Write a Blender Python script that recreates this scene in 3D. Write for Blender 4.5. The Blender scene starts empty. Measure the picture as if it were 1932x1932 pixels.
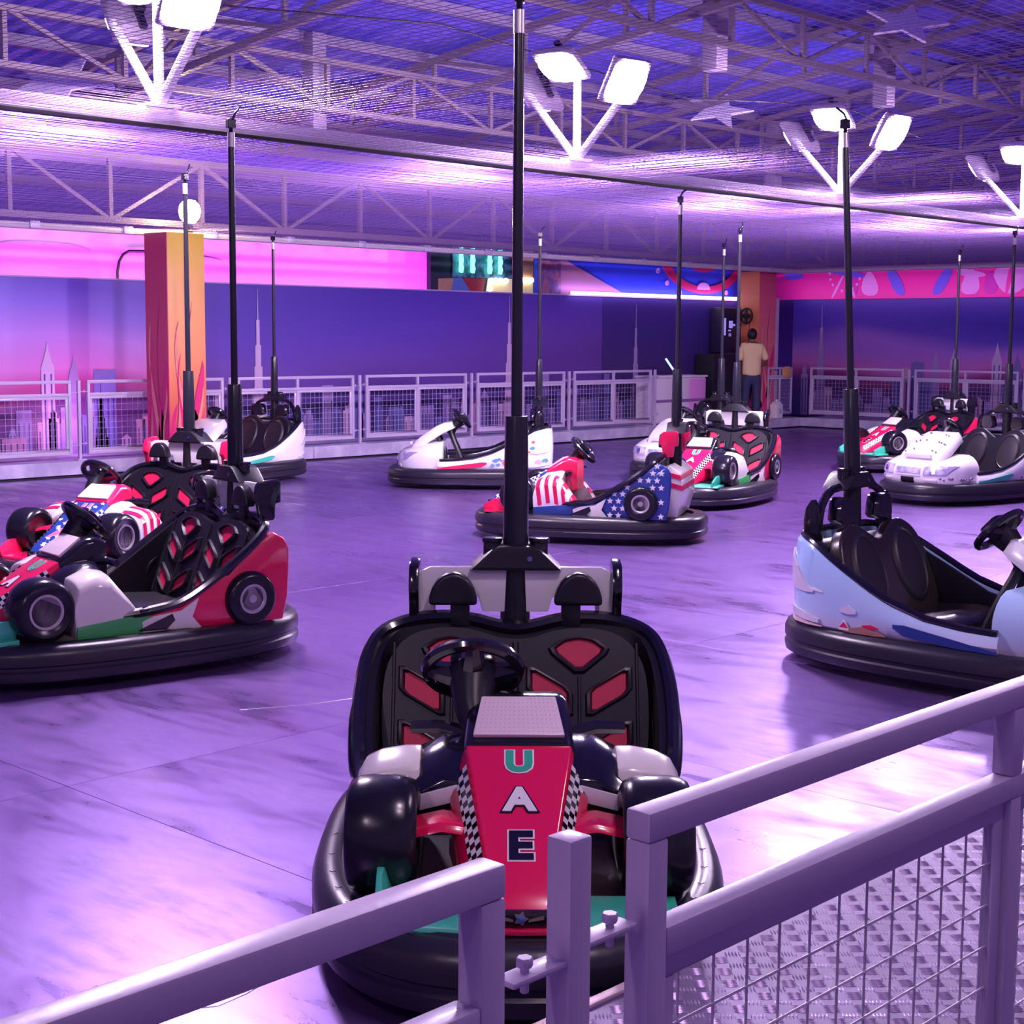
import bpy, bmesh, math, random
from mathutils import Vector, Matrix
random.seed(7)
R = math.radians
S = bpy.context.scene
C = S.collection

# ------------------------------------------------------------------ camera, world, exposure
CAM_YAW, CAM_PITCH, CAM_ROLL, FPX = .8087, .1133, .0065, 2936.
cam = bpy.data.cameras.new('camera'); co = bpy.data.objects.new('camera', cam); C.objects.link(co)
cam.sensor_width = 36.; cam.lens = 36. * FPX / 1932.; cam.clip_start = .05; cam.clip_end = 200
_F = Vector((math.sin(CAM_YAW)*math.cos(CAM_PITCH), math.cos(CAM_YAW)*math.cos(CAM_PITCH), -math.sin(CAM_PITCH)))
_R0 = Vector((math.cos(CAM_YAW), -math.sin(CAM_YAW), 0)); _U0 = _R0.cross(_F)
_Rt = _R0*math.cos(CAM_ROLL) + _U0*math.sin(CAM_ROLL); _Up = -_R0*math.sin(CAM_ROLL) + _U0*math.cos(CAM_ROLL)
co.matrix_world = Matrix(((_Rt.x, _Up.x, -_F.x, 0), (_Rt.y, _Up.y, -_F.y, 0), (_Rt.z, _Up.z, -_F.z, 1.8), (0, 0, 0, 1)))
S.camera = co
w = bpy.data.worlds.new('world'); S.world = w; w.use_nodes = True
w.node_tree.nodes['Background'].inputs[0].default_value = (.38, .20, .72, 1)
w.node_tree.nodes['Background'].inputs[1].default_value = .34
S.view_settings.view_transform = 'Standard'; S.view_settings.look = 'None'
S.view_settings.gamma = 1; S.view_settings.use_curve_mapping = False
S.view_settings.exposure = 0.22
FLOOD = 440.                       # radiance of the floodlight faces
FLOODCOL = (.90, .70, 1.0)
FARFLOOD = 860.
FILLFLOOD = 85.

def area_light(name, loc, aim, sx, sy, col, power):
    l = bpy.data.lights.new(name, 'AREA'); l.shape = 'RECTANGLE'; l.size = sx; l.size_y = sy
    l.color = col; l.energy = power
    o = bpy.data.objects.new(name, l); C.objects.link(o); o.location = loc
    o.rotation_euler = (Vector(aim) - Vector(loc)).to_track_quat('-Z', 'Z').to_euler(); return o
for i, x in enumerate((11.4, 13.9, 16.4, 18.5)):        # magenta washers standing behind the mural, lighting the hall wall
    area_light('magenta_washer', (x, 19.6, 2.2), (x, 20.6, 3.0), 2.2, .12, (1, .13, .95), 34)
area_light('blue_washer', (23., 18.42, 2.62), (23., 18.9, 2.95), 5., .05, (.45, .35, 1), 5)
area_light('frieze_washer', (26.9, 15.6, 2.62), (27.4, 15.6, 2.9), .05, 5.4, (1, .55, 1), 10)
area_light('mural_spot', (10.9, 17.75, .5), (10.9, 18.3, .8), .8, .2, (1, .35, 1), 9)
# ------------------------------------------------------------------ materials
MATS = {}
def mat(name, col=(.8,.8,.8), rough=.5, metal=0., spec=.5, coat=0., emit=None, es=0., alpha=1., noise=None, bump=None):
    if name in MATS: return MATS[name]
    m = bpy.data.materials.new(name); m.use_nodes = True; MATS[name] = m
    nt = m.node_tree; b = nt.nodes['Principled BSDF']
    b.inputs['Base Color'].default_value = (*col, 1); b.inputs['Roughness'].default_value = rough
    b.inputs['Metallic'].default_value = metal; b.inputs['Specular IOR Level'].default_value = spec
    b.inputs['Coat Weight'].default_value = coat; b.inputs['Coat Roughness'].default_value = .08
    if emit: b.inputs['Emission Color'].default_value = (*emit, 1); b.inputs['Emission Strength'].default_value = es
    if alpha < 1: b.inputs['Alpha'].default_value = alpha
    if noise:
        sc, c2, lo, hi = noise
        tc = nt.nodes.new('ShaderNodeTexCoord'); n = nt.nodes.new('ShaderNodeTexNoise'); n.inputs['Scale'].default_value = sc
        n.inputs['Detail'].default_value = 5
        r = nt.nodes.new('ShaderNodeValToRGB'); r.color_ramp.elements[0].position = lo; r.color_ramp.elements[1].position = hi
        r.color_ramp.elements[0].color = (*col, 1); r.color_ramp.elements[1].color = (*c2, 1)
        nt.links.new(tc.outputs['Object'], n.inputs['Vector']); nt.links.new(n.outputs['Fac'], r.inputs['Fac'])
        nt.links.new(r.outputs['Color'], b.inputs['Base Color'])
    if bump:
        sc, st = bump
        tc = nt.nodes.new('ShaderNodeTexCoord'); n = nt.nodes.new('ShaderNodeTexNoise'); n.inputs['Scale'].default_value = sc
        bp = nt.nodes.new('ShaderNodeBump'); bp.inputs['Strength'].default_value = st; bp.inputs['Distance'].default_value = .01
        nt.links.new(tc.outputs['Object'], n.inputs['Vector']); nt.links.new(n.outputs['Fac'], bp.inputs['Height'])
        nt.links.new(bp.outputs['Normal'], b.inputs['Normal'])
    return m
def ramp_z(name, stops, rough=.5, axis='Z', warp=0., wscale=.5, tilt=0., coat=0., spec=.5):
    """a print whose colour runs with height in metres; stops = [(z, colour)]"""
    if name in MATS: return MATS[name]
    m = bpy.data.materials.new(name); m.use_nodes = True; MATS[name] = m
    nt = m.node_tree; N = nt.nodes.new; L = nt.links.new; b = nt.nodes['Principled BSDF']
    b.inputs['Roughness'].default_value = rough; b.inputs['Coat Weight'].default_value = coat; b.inputs['Specular IOR Level'].default_value = spec
    tc = N('ShaderNodeTexCoord'); sp = N('ShaderNodeSeparateXYZ'); L(tc.outputs['Object'], sp.inputs[0])
    v = sp.outputs[axis]
    if warp:
        mp = N('ShaderNodeMapping'); mp.inputs['Rotation'].default_value = (0, R(18), R(18)); mp.inputs['Scale'].default_value = (.35, .35, 1.3)
        n = N('ShaderNodeTexNoise'); n.inputs['Scale'].default_value = wscale; n.inputs['Detail'].default_value = 2
        L(tc.outputs['Object'], mp.inputs[0]); L(mp.outputs[0], n.inputs['Vector'])
        s1 = N('ShaderNodeMath'); s1.operation = 'SUBTRACT'; L(n.outputs['Fac'], s1.inputs[0]); s1.inputs[1].default_value = .5
        s2 = N('ShaderNodeMath'); s2.operation = 'MULTIPLY_ADD'; L(s1.outputs[0], s2.inputs[0]); s2.inputs[1].default_value = warp; L(v, s2.inputs[2]); v = s2.outputs[0]
    z0, z1 = stops[0][0], stops[-1][0]
    mr = N('ShaderNodeMapRange'); mr.inputs['From Min'].default_value = z0; mr.inputs['From Max'].default_value = z1; L(v, mr.inputs['Value'])
    cr = N('ShaderNodeValToRGB'); e = cr.color_ramp.elements
    e[0].color = (*stops[0][1], 1); e[1].color = (*stops[-1][1], 1)
    for z, c in stops[1:-1]:
        k = e.new((z - z0)/(z1 - z0)); k.color = (*c, 1)
    L(mr.outputs[0], cr.inputs[0]); L(cr.outputs[0], b.inputs['Base Color'])
    return m

RUB = mat('bumper_rubber', (.020,.017,.028), .32, spec=.55, bump=(18, .10))
BLK = mat('black_gloss_plastic', (.009,.008,.014), .14, spec=.6, coat=.5)
BLKM = mat('black_satin_plastic', (.011,.010,.015), .36)
SEATM = mat('seat_black_vinyl', (.011,.009,.014), .34)
PADM = mat('seat_pad_vinyl', (.026,.021,.026), .40)
SEATB = mat('seat_brown_black_vinyl', (.030,.022,.018), .26, coat=.3)
TYR = mat('tyre_plastic', (.010,.009,.016), .22, spec=.5)
RED = mat('red_paint', (.80,.010,.085), .22, coat=.7)
INSET = mat('red_seat_inset', (.62,.012,.075), .45)
WHT = mat('white_paint', (.82,.80,.80), .25, coat=.6)
CRM = mat('cream_paint', (.78,.74,.68), .25, coat=.6)
GRN = mat('green_paint', (.05,.42,.10), .3, coat=.5)
TEAL = mat('teal_plastic', (.06,.55,.36), .3, coat=.3)
BLUE = mat('navy_paint', (.018,.05,.26), .25, coat=.6)
SKYB = ramp_z('sky_blue_paint', [(.22,(.62,.55,.60)), (.34,(.50,.66,.86)), (.70,(.40,.62,.90))], .25, coat=.6)
SILV = mat('hub_silver', (.62,.58,.56), .35, metal=.7)
CHRM = mat('chrome', (.8,.8,.85), .12, metal=1.)
DISP = mat('display_panel', (.80,.66,.70), .35, coat=.4)
LAMPGL = mat('lamp_glass', (.72,.68,.72), .15, coat=.8)
HLGL = mat('headlight_print', (.34,.30,.50), .2, coat=.8, noise=(14,(.62,.58,.74),.42,.60))
POLE = mat('pole_black', (.016,.017,.026), .26, coat=.3)
GREY = mat('dark_grey_print', (.22,.22,.27), .5)
PINKL = mat('pink_letter', (.85,.12,.22), .3)
ORNG = mat('orange_paint', (.80,.30,.16), .3, coat=.4)
WHITEG = mat('white_dotted_paint', (.84,.80,.82), .25, coat=.6)
RAILM = mat('violet_lit_rail_paint', (.56,.46,.64), .34, spec=.5, coat=.25, bump=(60,.05))  # pale rails, the violet light on them put into the colour
WIREM = mat('fence_wire', (.62,.58,.66), .35, metal=.3)
STEEL = mat('truss_steel', (.21,.155,.19), .45, metal=.2)
NETM = mat('net_wire', (.38,.23,.56), .46, metal=.8)
SKIN = mat('skin', (.20,.10,.06), .5)

# ------------------------------------------------------------------ mesh helpers
class B:
    def __init__(s): s.v = []; s.f = []; s.m = []
    def add(s, vs, fs, mi=0):
        o = len(s.v); s.v += [tuple(v) for v in vs]; s.f += [tuple(i+o for i in f) for f in fs]
        s.m += (list(mi) if isinstance(mi, (list, tuple)) else [mi]*len(fs)); return s
    def box(s, c, d, rot=None, mi=0):
        vs = [Vector((x*d[0]/2, y*d[1]/2, z*d[2]/2)) for x in (-1,1) for y in (-1,1) for z in (-1,1)]
        if rot is not None: vs = [rot @ v for v in vs]
        return s.add([v + Vector(c) for v in vs], [(0,1,3,2),(4,6,7,5),(0,4,5,1),(2,3,7,6),(0,2,6,4),(1,5,7,3)], mi)
    def loft(s, rings, closed=True, caps=True, mi=0):
        n = len(rings[0]); fs = []
        for i in range(len(rings)-1):
            for j in range(n if closed else n-1):
                fs.append((i*n+j, i*n+(j+1) % n, (i+1)*n+(j+1) % n, (i+1)*n+j))
        if caps: fs += [tuple(range(n))[::-1], tuple((len(rings)-1)*n+j for j in range(n))]
        return s.add([p for r in rings for p in r], fs, mi)
    def tube(s, pts, r, n=8, closed=False, mi=0):
        P = [Vector(p) for p in pts]; k = len(P); rings = []; up = None
        for i in range(k):
            a = P[(i-1) % k] if (closed or i) else P[0]; b = P[(i+1) % k] if (closed or i < k-1) else P[-1]
            t = (b-a).normalized()
            if up is None: up = Vector((0,0,1)) if abs(t.z) < .9 else Vector((1,0,0))
            u = t.cross(up).normalized(); q = u.cross(t).normalized(); up = q
            rr = r[i] if isinstance(r, (list, tuple)) else r
            rings.append([P[i] + (u*math.cos(2*math.pi*j/n) + q*math.sin(2*math.pi*j/n))*rr for j in range(n)])
        if closed: rings.append(rings[0]); return s.loft(rings, caps=False, mi=mi)
        return s.loft(rings, mi=mi)
    def cyl(s, p0, p1, r0, r1=None, n=12, mi=0): return s.tube([p0, p1], [r0, r0 if r1 is None else r1], n, mi=mi)
    def prism(s, poly, fn, d0, d1, mi=0):
        n = len(poly)
        return s.add([fn(a,b,d0) for a,b in poly] + [fn(a,b,d1) for a,b in poly],
                     [tuple(range(n))[::-1], tuple(range(n,2*n))] + [(i,(i+1)%n,n+(i+1)%n,n+i) for i in range(n)], mi)
    def lathe(s, prof, n, fn, mi=0):
        rings = [[fn(r*math.cos(2*math.pi*j/n), r*math.sin(2*math.pi*j/n), h) for j in range(n)] for r, h in prof]
        return s.loft(rings, caps=True, mi=mi)
    def mesh(s, name, bevel=0, seg=2, ang=40, smooth=True):
        me = bpy.data.meshes.new(name); bm = bmesh.new()
        vs = [bm.verts.new(v) for v in s.v]
        for f, mi in zip(s.f, s.m):
            try: q = bm.faces.new([vs[i] for i in f]); q.material_index = mi
            except ValueError: pass
        bmesh.ops.remove_doubles(bm, verts=bm.verts, dist=1e-5)
        bmesh.ops.recalc_face_normals(bm, faces=bm.faces)
        if bevel:
            es = [e for e in bm.edges if len(e.link_faces) == 2 and e.calc_face_angle(0) > R(ang)]
            bmesh.ops.bevel(bm, geom=es, offset=bevel, segments=seg, affect='EDGES', profile=.6, clamp_overlap=True)
        bm.to_mesh(me); bm.free()
        if smooth:
            me.shade_smooth(); me.set_sharp_from_angle(angle=R(38))
        return me
XZ = lambda a, b, d: (a, d, b)
YZ = lambda a, b, d: (d, a, b)
XY = lambda a, b, d: (a, b, d)
def rcorner(p, f=.13):
    q = []; n = len(p)
    for i in range(n):
        a, b = p[i], p[(i+1) % n]
        q += [tuple(x*(1-f)+y*f for x, y in zip(a,b)), tuple(x*f+y*(1-f) for x, y in zip(a,b))]
    return q
def chaikin(p, k=2, closed=True):
    for _ in range(k):
        q = []
        n = len(p)
        for i in range(n if closed else n-1):
            a, b = p[i], p[(i+1) % n]
            q += [tuple(x*.75+y*.25 for x, y in zip(a,b)), tuple(x*.25+y*.75 for x, y in zip(a,b))]
        p = q if closed else [p[0]] + q + [p[-1]]
    return p
def rrect(hw, z0, z1, r=.03, k=3, cy=0):
    """rounded rectangle in (y,z)"""
    pts = []; r = min(r, hw*.98, (z1-z0)*.49)
    for cx, cz, a0 in ((cy+hw-r, z1-r, 0), (cy-hw+r, z1-r, 90), (cy-hw+r, z0+r, 180), (cy+hw-r, z0+r, 270)):
        for i in range(k+1):
            a = R(a0 + 90*i/k); pts.append((cx + r*math.cos(a), cz + r*math.sin(a)))
    return pts
def obj(name, me, mats, parent=None, loc=None, rot=None, kind=None):
    if not isinstance(mats, (list, tuple)): mats = [mats]
    while len(me.materials) < len(mats): me.materials.append(None)
    o = bpy.data.objects.new(name, me); C.objects.link(o)
    for i, m in enumerate(mats):
        o.material_slots[i].link = 'OBJECT'; o.material_slots[i].material = m
    if parent: o.parent = parent
    if loc: o.location = loc
    if rot: o.rotation_euler = rot
    if kind: o['kind'] = kind
    return o
def tag(o, label, cat, group=None):
    o['label'] = label; o['category'] = cat
    if group: o['group'] = group
    return o
def thing(name, label, cat, loc=(0,0,0), rz=0, group=None):
    o = bpy.data.objects.new(name, None); C.objects.link(o); o.location = loc; o.rotation_euler = (0,0,rz)
    o.empty_display_size = .2
    return tag(o, label, cat, group)
def struct(name, me, mats, parent=None):
    o = obj(name, me, mats, parent)
    if not parent: o['kind'] = 'structure'
    return o
CACHE = {}
def M(key, fn):
    if key not in CACHE: CACHE[key] = fn()
    return CACHE[key]
UNITBOX = B().box((0,0,0), (1,1,1)).mesh('member', smooth=False)
def member(name, p0, p1, w, h, m, parent):
    """a straight bar between two points, sharing one unit box"""
    p0, p1 = Vector(p0), Vector(p1); d = p1-p0
    o = obj(name, UNITBOX, m, parent)
    q = d.to_track_quat('X', 'Z')
    o.matrix_local = Matrix.Translation((p0+p1)/2) @ q.to_matrix().to_4x4() @ Matrix.Diagonal((d.length, w, h, 1))
    return o

# ================================================================== THE SETTING
YF, XR = 17.32, 26.63          # far platform edge, right wall fence line
# floor of steel plates
fm = bpy.data.materials.new('rink_steel_floor'); fm.use_nodes = True
nt = fm.node_tree; N = nt.nodes.new; L = nt.links.new; b = nt.nodes['Principled BSDF']
b.inputs['Metallic'].default_value = .72
tc = N('ShaderNodeTexCoord'); mp = N('ShaderNodeMapping'); mp.inputs['Scale'].default_value = (1., .32, 1)
mp.inputs['Rotation'].default_value = (0, 0, R(35))
L(tc.outputs['Object'], mp.inputs[0])
n1 = N('ShaderNodeTexNoise'); n1.inputs['Scale'].default_value = 3.2; n1.inputs['Detail'].default_value = 8; n1.inputs['Roughness'].default_value = .62
n2 = N('ShaderNodeTexNoise'); n2.inputs['Scale'].default_value = 14; n2.inputs['Detail'].default_value = 6
n3 = N('ShaderNodeTexNoise'); n3.inputs['Scale'].default_value = .8; n3.inputs['Detail'].default_value = 3
for n in (n1, n2): L(mp.outputs[0], n.inputs['Vector'])
L(tc.outputs['Object'], n3.inputs['Vector'])
mx = N('ShaderNodeMath'); mx.operation = 'MULTIPLY_ADD'; L(n2.outputs['Fac'], mx.inputs[0]); mx.inputs[1].default_value = .45
m2 = N('ShaderNodeMath'); m2.operation = 'MULTIPLY_ADD'; L(n3.outputs['Fac'], m2.inputs[0]); m2.inputs[1].default_value = .5
L(n1.outputs['Fac'], m2.inputs[2]); L(m2.outputs[0], mx.inputs[2])
cr = N('ShaderNodeValToRGB'); cr.color_ramp.elements[0].position = .60; cr.color_ramp.elements[1].position = 1.15
cr.color_ramp.elements[0].color = (.060, .030, .125, 1); cr.color_ramp.elements[1].color = (.245, .135, .42, 1)
L(mx.outputs[0], cr.inputs[0]); L(cr.outputs[0], b.inputs['Base Color'])
mr = N('ShaderNodeMapRange'); mr.inputs['From Min'].default_value = .7; mr.inputs['From Max'].default_value = 1.2
mr.inputs['To Min'].default_value = .52; mr.inputs['To Max'].default_value = .24
L(mx.outputs[0], mr.inputs[0]); L(mr.outputs[0], b.inputs['Roughness'])
bp = N('ShaderNodeBump'); bp.inputs['Strength'].default_value = .10; bp.inputs['Distance'].default_value = .02
L(n1.outputs['Fac'], bp.inputs['Height']); L(bp.outputs['Normal'], b.inputs['Normal'])
FLOORM = fm
floor = struct('floor', B().box((14.5, 8.5, -.06), (46, 24, .08)).mesh('floor', smooth=False), mat('floor_base', (.03,.02,.05), .8))
xs = [3.15 + 2.05*k for k in range(-4, 13)]; ys = [2.35 + 3.1*k for k in range(-1, 5)]
SCR_ = mat('floor_scratch', (.75,.68,.85), .3, metal=.6)
for pts_ in ([(2.10,3.52),(2.235,3.42),(2.36,3.335),(2.46,3.345),(2.57,3.375)], [(1.93,3.13),(1.955,3.10)], [(4.4,6.0),(4.7,5.85),(5.2,5.75)], [(4.6,4.2),(4.75,4.05),(4.8,3.8)]):
    obj('scratch_mark', B().tube([(x, y, .0) for x, y in pts_], .0025, 6).mesh('scratch_mark'), SCR_, floor)
for i, x in enumerate(xs):
    for j, y in enumerate(ys):
        y1 = min(y+3.1, YF+.05)
        if x > XR: continue
        key = 'plate%.2f' % (y1-y)
        me = M(key, lambda: B().box((0, 0, -.01), (2.048, y1-y-.002, .02)).mesh('floor_plate', bevel=.001, seg=1, smooth=False))
        p = obj('floor_plate', me, FLOORM, floor); p.location = (x+1.025, (y+y1)/2, 0)

# raised platforms (kerb) round the rink
PLATM = mat('platform_paint', (.50,.44,.62), .42, metal=.2, noise=(3.,(.66,.60,.74),.45,.62))
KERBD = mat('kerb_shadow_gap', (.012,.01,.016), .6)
def platform(name, x0, x1, y0, y1, front, nseg):
    """front: 'y-','x-' side that carries the face panels"""
    o = struct(name, B().box(((x0+x1)/2, (y0+y1)/2, .115), (x1-x0-.02, y1-y0-.02, .17)).mesh(name, smooth=False), PLATM)
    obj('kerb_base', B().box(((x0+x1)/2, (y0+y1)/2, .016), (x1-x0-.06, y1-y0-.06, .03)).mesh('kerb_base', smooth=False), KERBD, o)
    Lx = (x1-x0) if front == 'y-' else (y1-y0); s = Lx/nseg
    me = B().box((0,0,0), (s-.012, .03, .17) if front == 'y-' else (.03, s-.012, .17)).mesh('face_panel', bevel=.004, seg=1)
    for k in range(nseg):
        p = obj('face_panel', me, PLATM, o)
        p.location = (x0+s*(k+.5), y0+.005, .115) if front == 'y-' else (x0+.005, y0+s*(k+.5), .115)
    return o
platform('platform_far', 4., 26.6, YF, 18.6, 'y-', 9)
platform('platform_right', 26.5, 28., 2.6, YF, 'x-', 6)
# near platform with checker plate
CHK = mat('checker_plate', (.13,.08,.21), .50, metal=.3, noise=(5.,(.09,.05,.15),.40,.60))
CHKB = mat('checker_bar', (.38,.28,.47), .32, metal=.5)
near = struct('platform_near', B().box((5., .85, .10), (16., 3.0, .2)).mesh('platform_near', bevel=.006, seg=2), CHK)
bb = B(); pit = .052
def lozenge(bb, cx, cy, ang, l, wd, h, z):
    c, s_ = math.cos(ang), math.sin(ang)
    loc = [(-l/2,0,0),(0,-wd/2,0),(l/2,0,0),(0,wd/2,0),(-l*.22,0,h),(l*.22,0,h)]
    vs = [(cx+x*c-y*s_, cy+x*s_+y*c, z+q) for x,y,q in loc]
    bb.add(vs, [(0,1,4),(1,5,4),(1,2,5),(2,3,5),(3,4,5),(3,0,4)])
for i in range(112):
    for j in range(40):
        cx, cy = 1.35 + i*pit, .45 + j*pit
        if cy > 2.32 or cx > 7.1: continue
        a = R(45) if (i+j) % 2 else R(-45)
        for k in range(5):
            o_ = (k-2)*.0088
            lozenge(bb, cx - math.sin(a)*o_, cy + math.cos(a)*o_, a, .040, .0065, .0022, .2)
tp = obj('tread_pattern', bb.mesh('tread_pattern', smooth=False), CHKB, near, kind='stuff')
obj('edge_lip', B().box((5., 2.335, .203), (16., .03, .012)).mesh('edge_lip', bevel=.003), mat('lip_pink', (.62,.46,.50), .4, metal=.3), near)

# ------------------------------------------------------------------ far mural wall, right mural wall
END = mat('hall_end_paint', (.16,.07,.40), .7)
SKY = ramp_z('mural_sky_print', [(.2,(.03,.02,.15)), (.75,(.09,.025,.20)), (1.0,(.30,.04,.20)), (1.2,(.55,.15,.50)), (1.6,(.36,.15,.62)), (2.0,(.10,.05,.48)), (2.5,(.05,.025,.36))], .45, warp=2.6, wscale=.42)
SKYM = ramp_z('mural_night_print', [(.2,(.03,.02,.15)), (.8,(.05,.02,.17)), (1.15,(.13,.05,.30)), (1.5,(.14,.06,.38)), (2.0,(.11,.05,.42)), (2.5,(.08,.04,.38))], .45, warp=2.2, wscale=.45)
SKYL = ramp_z('mural_lit_print', [(.2,(.06,.02,.16)), (.75,(.14,.03,.20)), (.95,(.42,.05,.24)), (1.15,(.62,.20,.58)), (1.7,(.50,.24,.76)), (2.1,(.24,.15,.72)), (2.5,(.13,.07,.58))], .40, warp=1.6, wscale=.4)  # sky print of the left sheet, with the pink lamp light painted in
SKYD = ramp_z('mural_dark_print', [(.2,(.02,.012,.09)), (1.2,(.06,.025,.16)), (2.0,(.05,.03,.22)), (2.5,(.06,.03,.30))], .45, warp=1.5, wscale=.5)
wall_far = struct('wall_far', B().box((14.2, 18.42, 1.32), (25., .04, 2.36)).mesh('wall_far', smooth=False), END)
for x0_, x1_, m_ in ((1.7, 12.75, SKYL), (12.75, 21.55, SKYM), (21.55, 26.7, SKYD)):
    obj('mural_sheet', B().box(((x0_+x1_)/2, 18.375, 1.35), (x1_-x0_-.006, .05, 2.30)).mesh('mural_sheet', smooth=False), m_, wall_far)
wall_right = struct('wall_right', B().box((27.56, 10., 1.37), (.06, 16.5, 2.37)).mesh('wall_right', smooth=False), SKY)
TW = [ramp_z('printed_tower_%d' % i, [(.2, a), (1.0, b_), (2.3, c)], .5) for i, (a, b_, c) in enumerate([
    ((.45,.24,.45), (.55,.38,.62), (.60,.46,.70)), ((.10,.09,.34), (.17,.13,.44), (.30,.22,.50)),
    ((.22,.12,.40), (.34,.22,.52), (.45,.34,.60)), ((.40,.14,.34), (.52,.26,.46), (.5,.3,.5))])]
WIN = mat('printed_window', (.06,.045,.20), .5)
def spire(w_, h, kind):
    if kind == 'burj':
        p = []
        for a, t in ((1.,.0),(1.,.22),(.78,.22),(.78,.36),(.60,.36),(.60,.50),(.42,.50),(.42,.64),(.24,.64),(.24,.80),(.07,.80),(.02,1.)): p.append((a*w_/2, t*h))
        return p + [(-x, z) for x, z in p[::-1]]
    if kind == 'crown': return [(w_/2,0),(w_/2,.78*h),(w_*.32,.83*h),(w_*.12,.92*h),(0,h),(-w_*.12,.92*h),(-w_*.32,.83*h),(-w_/2,.78*h),(-w_/2,0)]
    if kind == 'sail': return [(w_/2,0),(w_*.5,.75*h),(w_*.32,.9*h),(.02*w_,h),(-.05*w_,.93*h),(-w_*.3,.84*h),(-w_/2,.70*h),(-w_/2,0)]
    if kind == 'step': return [(w_/2,0),(w_/2,.8*h),(w_*.3,.8*h),(w_*.3,.93*h),(w_*.12,.93*h),(0,h),(-w_*.12,.93*h),(-w_*.3,.93*h),(-w_*.3,.8*h),(-w_/2,.8*h),(-w_/2,0)]
    return [(w_/2,0),(w_/2,h),(-w_/2,h),(-w_/2,0)]
def printed(parent, kind, u, w_, h, mi, axis, lay=0):
    bb = B(); base = .2
    t0, t1 = (18.349 - .004*lay, 18.345 - .004*lay) if axis == 'y' else (27.529 - .004*lay, 27.525 - .004*lay)
    fn = (lambda a, z, d: (u+a, d, base+z)) if axis == 'y' else (lambda a, z, d: (d, u+a, base+z))
    bb.prism(spire(w_, h, kind), fn, t0, t1, 0)
    if kind in ('box', 'step', 'crown') and w_ > .1:
        k = max(2, int(w_/.07))
        for i in range(k):
            a = -w_/2 + w_*(i+.5)/k
            bb.prism([(a-.011, .04*h), (a+.011, .04*h), (a+.011, .72*h), (a-.011, .72*h)], fn, t1, t1-.0015, 1)
    return obj('printed_tower', bb.mesh('printed_tower', smooth=False), [TW[mi], WIN], parent)
special = [('crown',10.48,.19,1.47,0),('sail',10.85,.17,1.29,2),('box',11.32,.33,1.10,1),('burj',13.86,.24,2.24,0),('burj',19.12,.26,2.26,0),('burj',22.50,.24,2.17,2),
           ('step',10.55,.15,.60,0),('burj',11.25,.20,.92,0),('box',10.70,.10,.62,2),('box',9.98,.34,.24,3)]
for k, u, w_, h, mi in special: printed(wall_far, k, u, w_, h, mi, 'y', 2)
rnd = random.Random(3)
u = 8.6
while u < 23.6:
    w_ = rnd.uniform(.10, .24); h = rnd.choice((.28,.4,.5,.62,.74,.84,.55)) * rnd.uniform(.8, 1.12)
    printed(wall_far, rnd.choice(('box','box','step','box','crown')), u, w_, h, rnd.choice((0,1,1,1,2,2,3)), 'y', rnd.choice((0,1)))
    u += w_ * rnd.uniform(.75, 1.6)
for k, u, w_, h, mi in [('burj',17.55,.26,2.24,2),('box',15.35,.28,1.13,1),('sail',14.95,.16,1.33,2),('crown',14.56,.19,1.50,0),('crown',13.70,.2,1.52,0),('sail',13.28,.18,1.32,1)]:
    printed(wall_right, k, u, w_, h, mi, 'x', 2)
u = 11.2
while u < 18.0:
    w_ = rnd.uniform(.12, .26); h = rnd.choice((.28,.4,.5,.62,.74,.84,.95)) * rnd.uniform(.8, 1.12)
    printed(wall_right, rnd.choice(('box','box','step','box','crown')), u, w_, h, rnd.choice((0,1,1,2,2,3)), 'x', rnd.choice((0,1)))
    u += w_ * rnd.uniform(.75, 1.5)
obj('top_trim', B().box((14.2, 18.37, 2.505), (25., .07, .02)).mesh('top_trim', smooth=False), mat('mural_trim', (.45,.3,.6), .4), wall_far)

# pink frieze above the right mural
FRZ = mat('frieze_pink', (.90,.02,.42), .5)
fr = struct('trim_1', B().box((27.5, 12., 2.88), (.06, 13.4, .64)).mesh('trim_1', smooth=False), FRZ)
LILAC = mat('frieze_lilac', (.80,.30,.85), .5); VIO = mat('frieze_violet', (.16,.10,.85), .5); MAG2 = mat('frieze_magenta', (.62,.02,.50), .5)
FZ = [0]
def frz(poly, m, lay=1):
    FZ[0] += 1; lay = lay + FZ[0]*.04
    bb = B().prism(chaikin(poly, 2), lambda a, z, d: (27.468 - .004*lay - d, a, z), 0, .003)
    obj('printed_motif', bb.mesh('printed_motif', smooth=False), m, fr)
frz([(18.5,3.10),(18.0,3.12),(17.98,2.98),(18.4,2.96)], VIO); frz([(17.45,3.1),(16.6,2.95),(16.5,3.06),(17.2,3.15)], VIO, 2)
for y0, s in ((15.95, 1), (14.75, -1)):
    frz([(y0+.15*s,3.12),(y0-.1*s,3.12),(y0-.36*s,2.62),(y0-.10*s,2.62)], VIO, 2)
    frz([(y0+.62*s,3.05),(y0+.42*s,3.12),(y0+.22*s,2.62),(y0+.7*s,2.62)], LILAC)
    frz([(y0+1.0*s,3.0),(y0+.8*s,3.06),(y0+.72*s,2.62),(y0+1.05*s,2.62)], MAG2)
frz([(14.6,3.14),(13.95,3.02),(14.0,2.93),(14.5,2.96)], LILAC)
frz([(13.9,3.15),(12.9,3.15),(13.25,2.62),(13.65,2.62)], LILAC); frz([(13.5,3.15),(13.4,3.15),(13.5,2.62),(13.58,2.62)], FRZ, 2)
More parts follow.
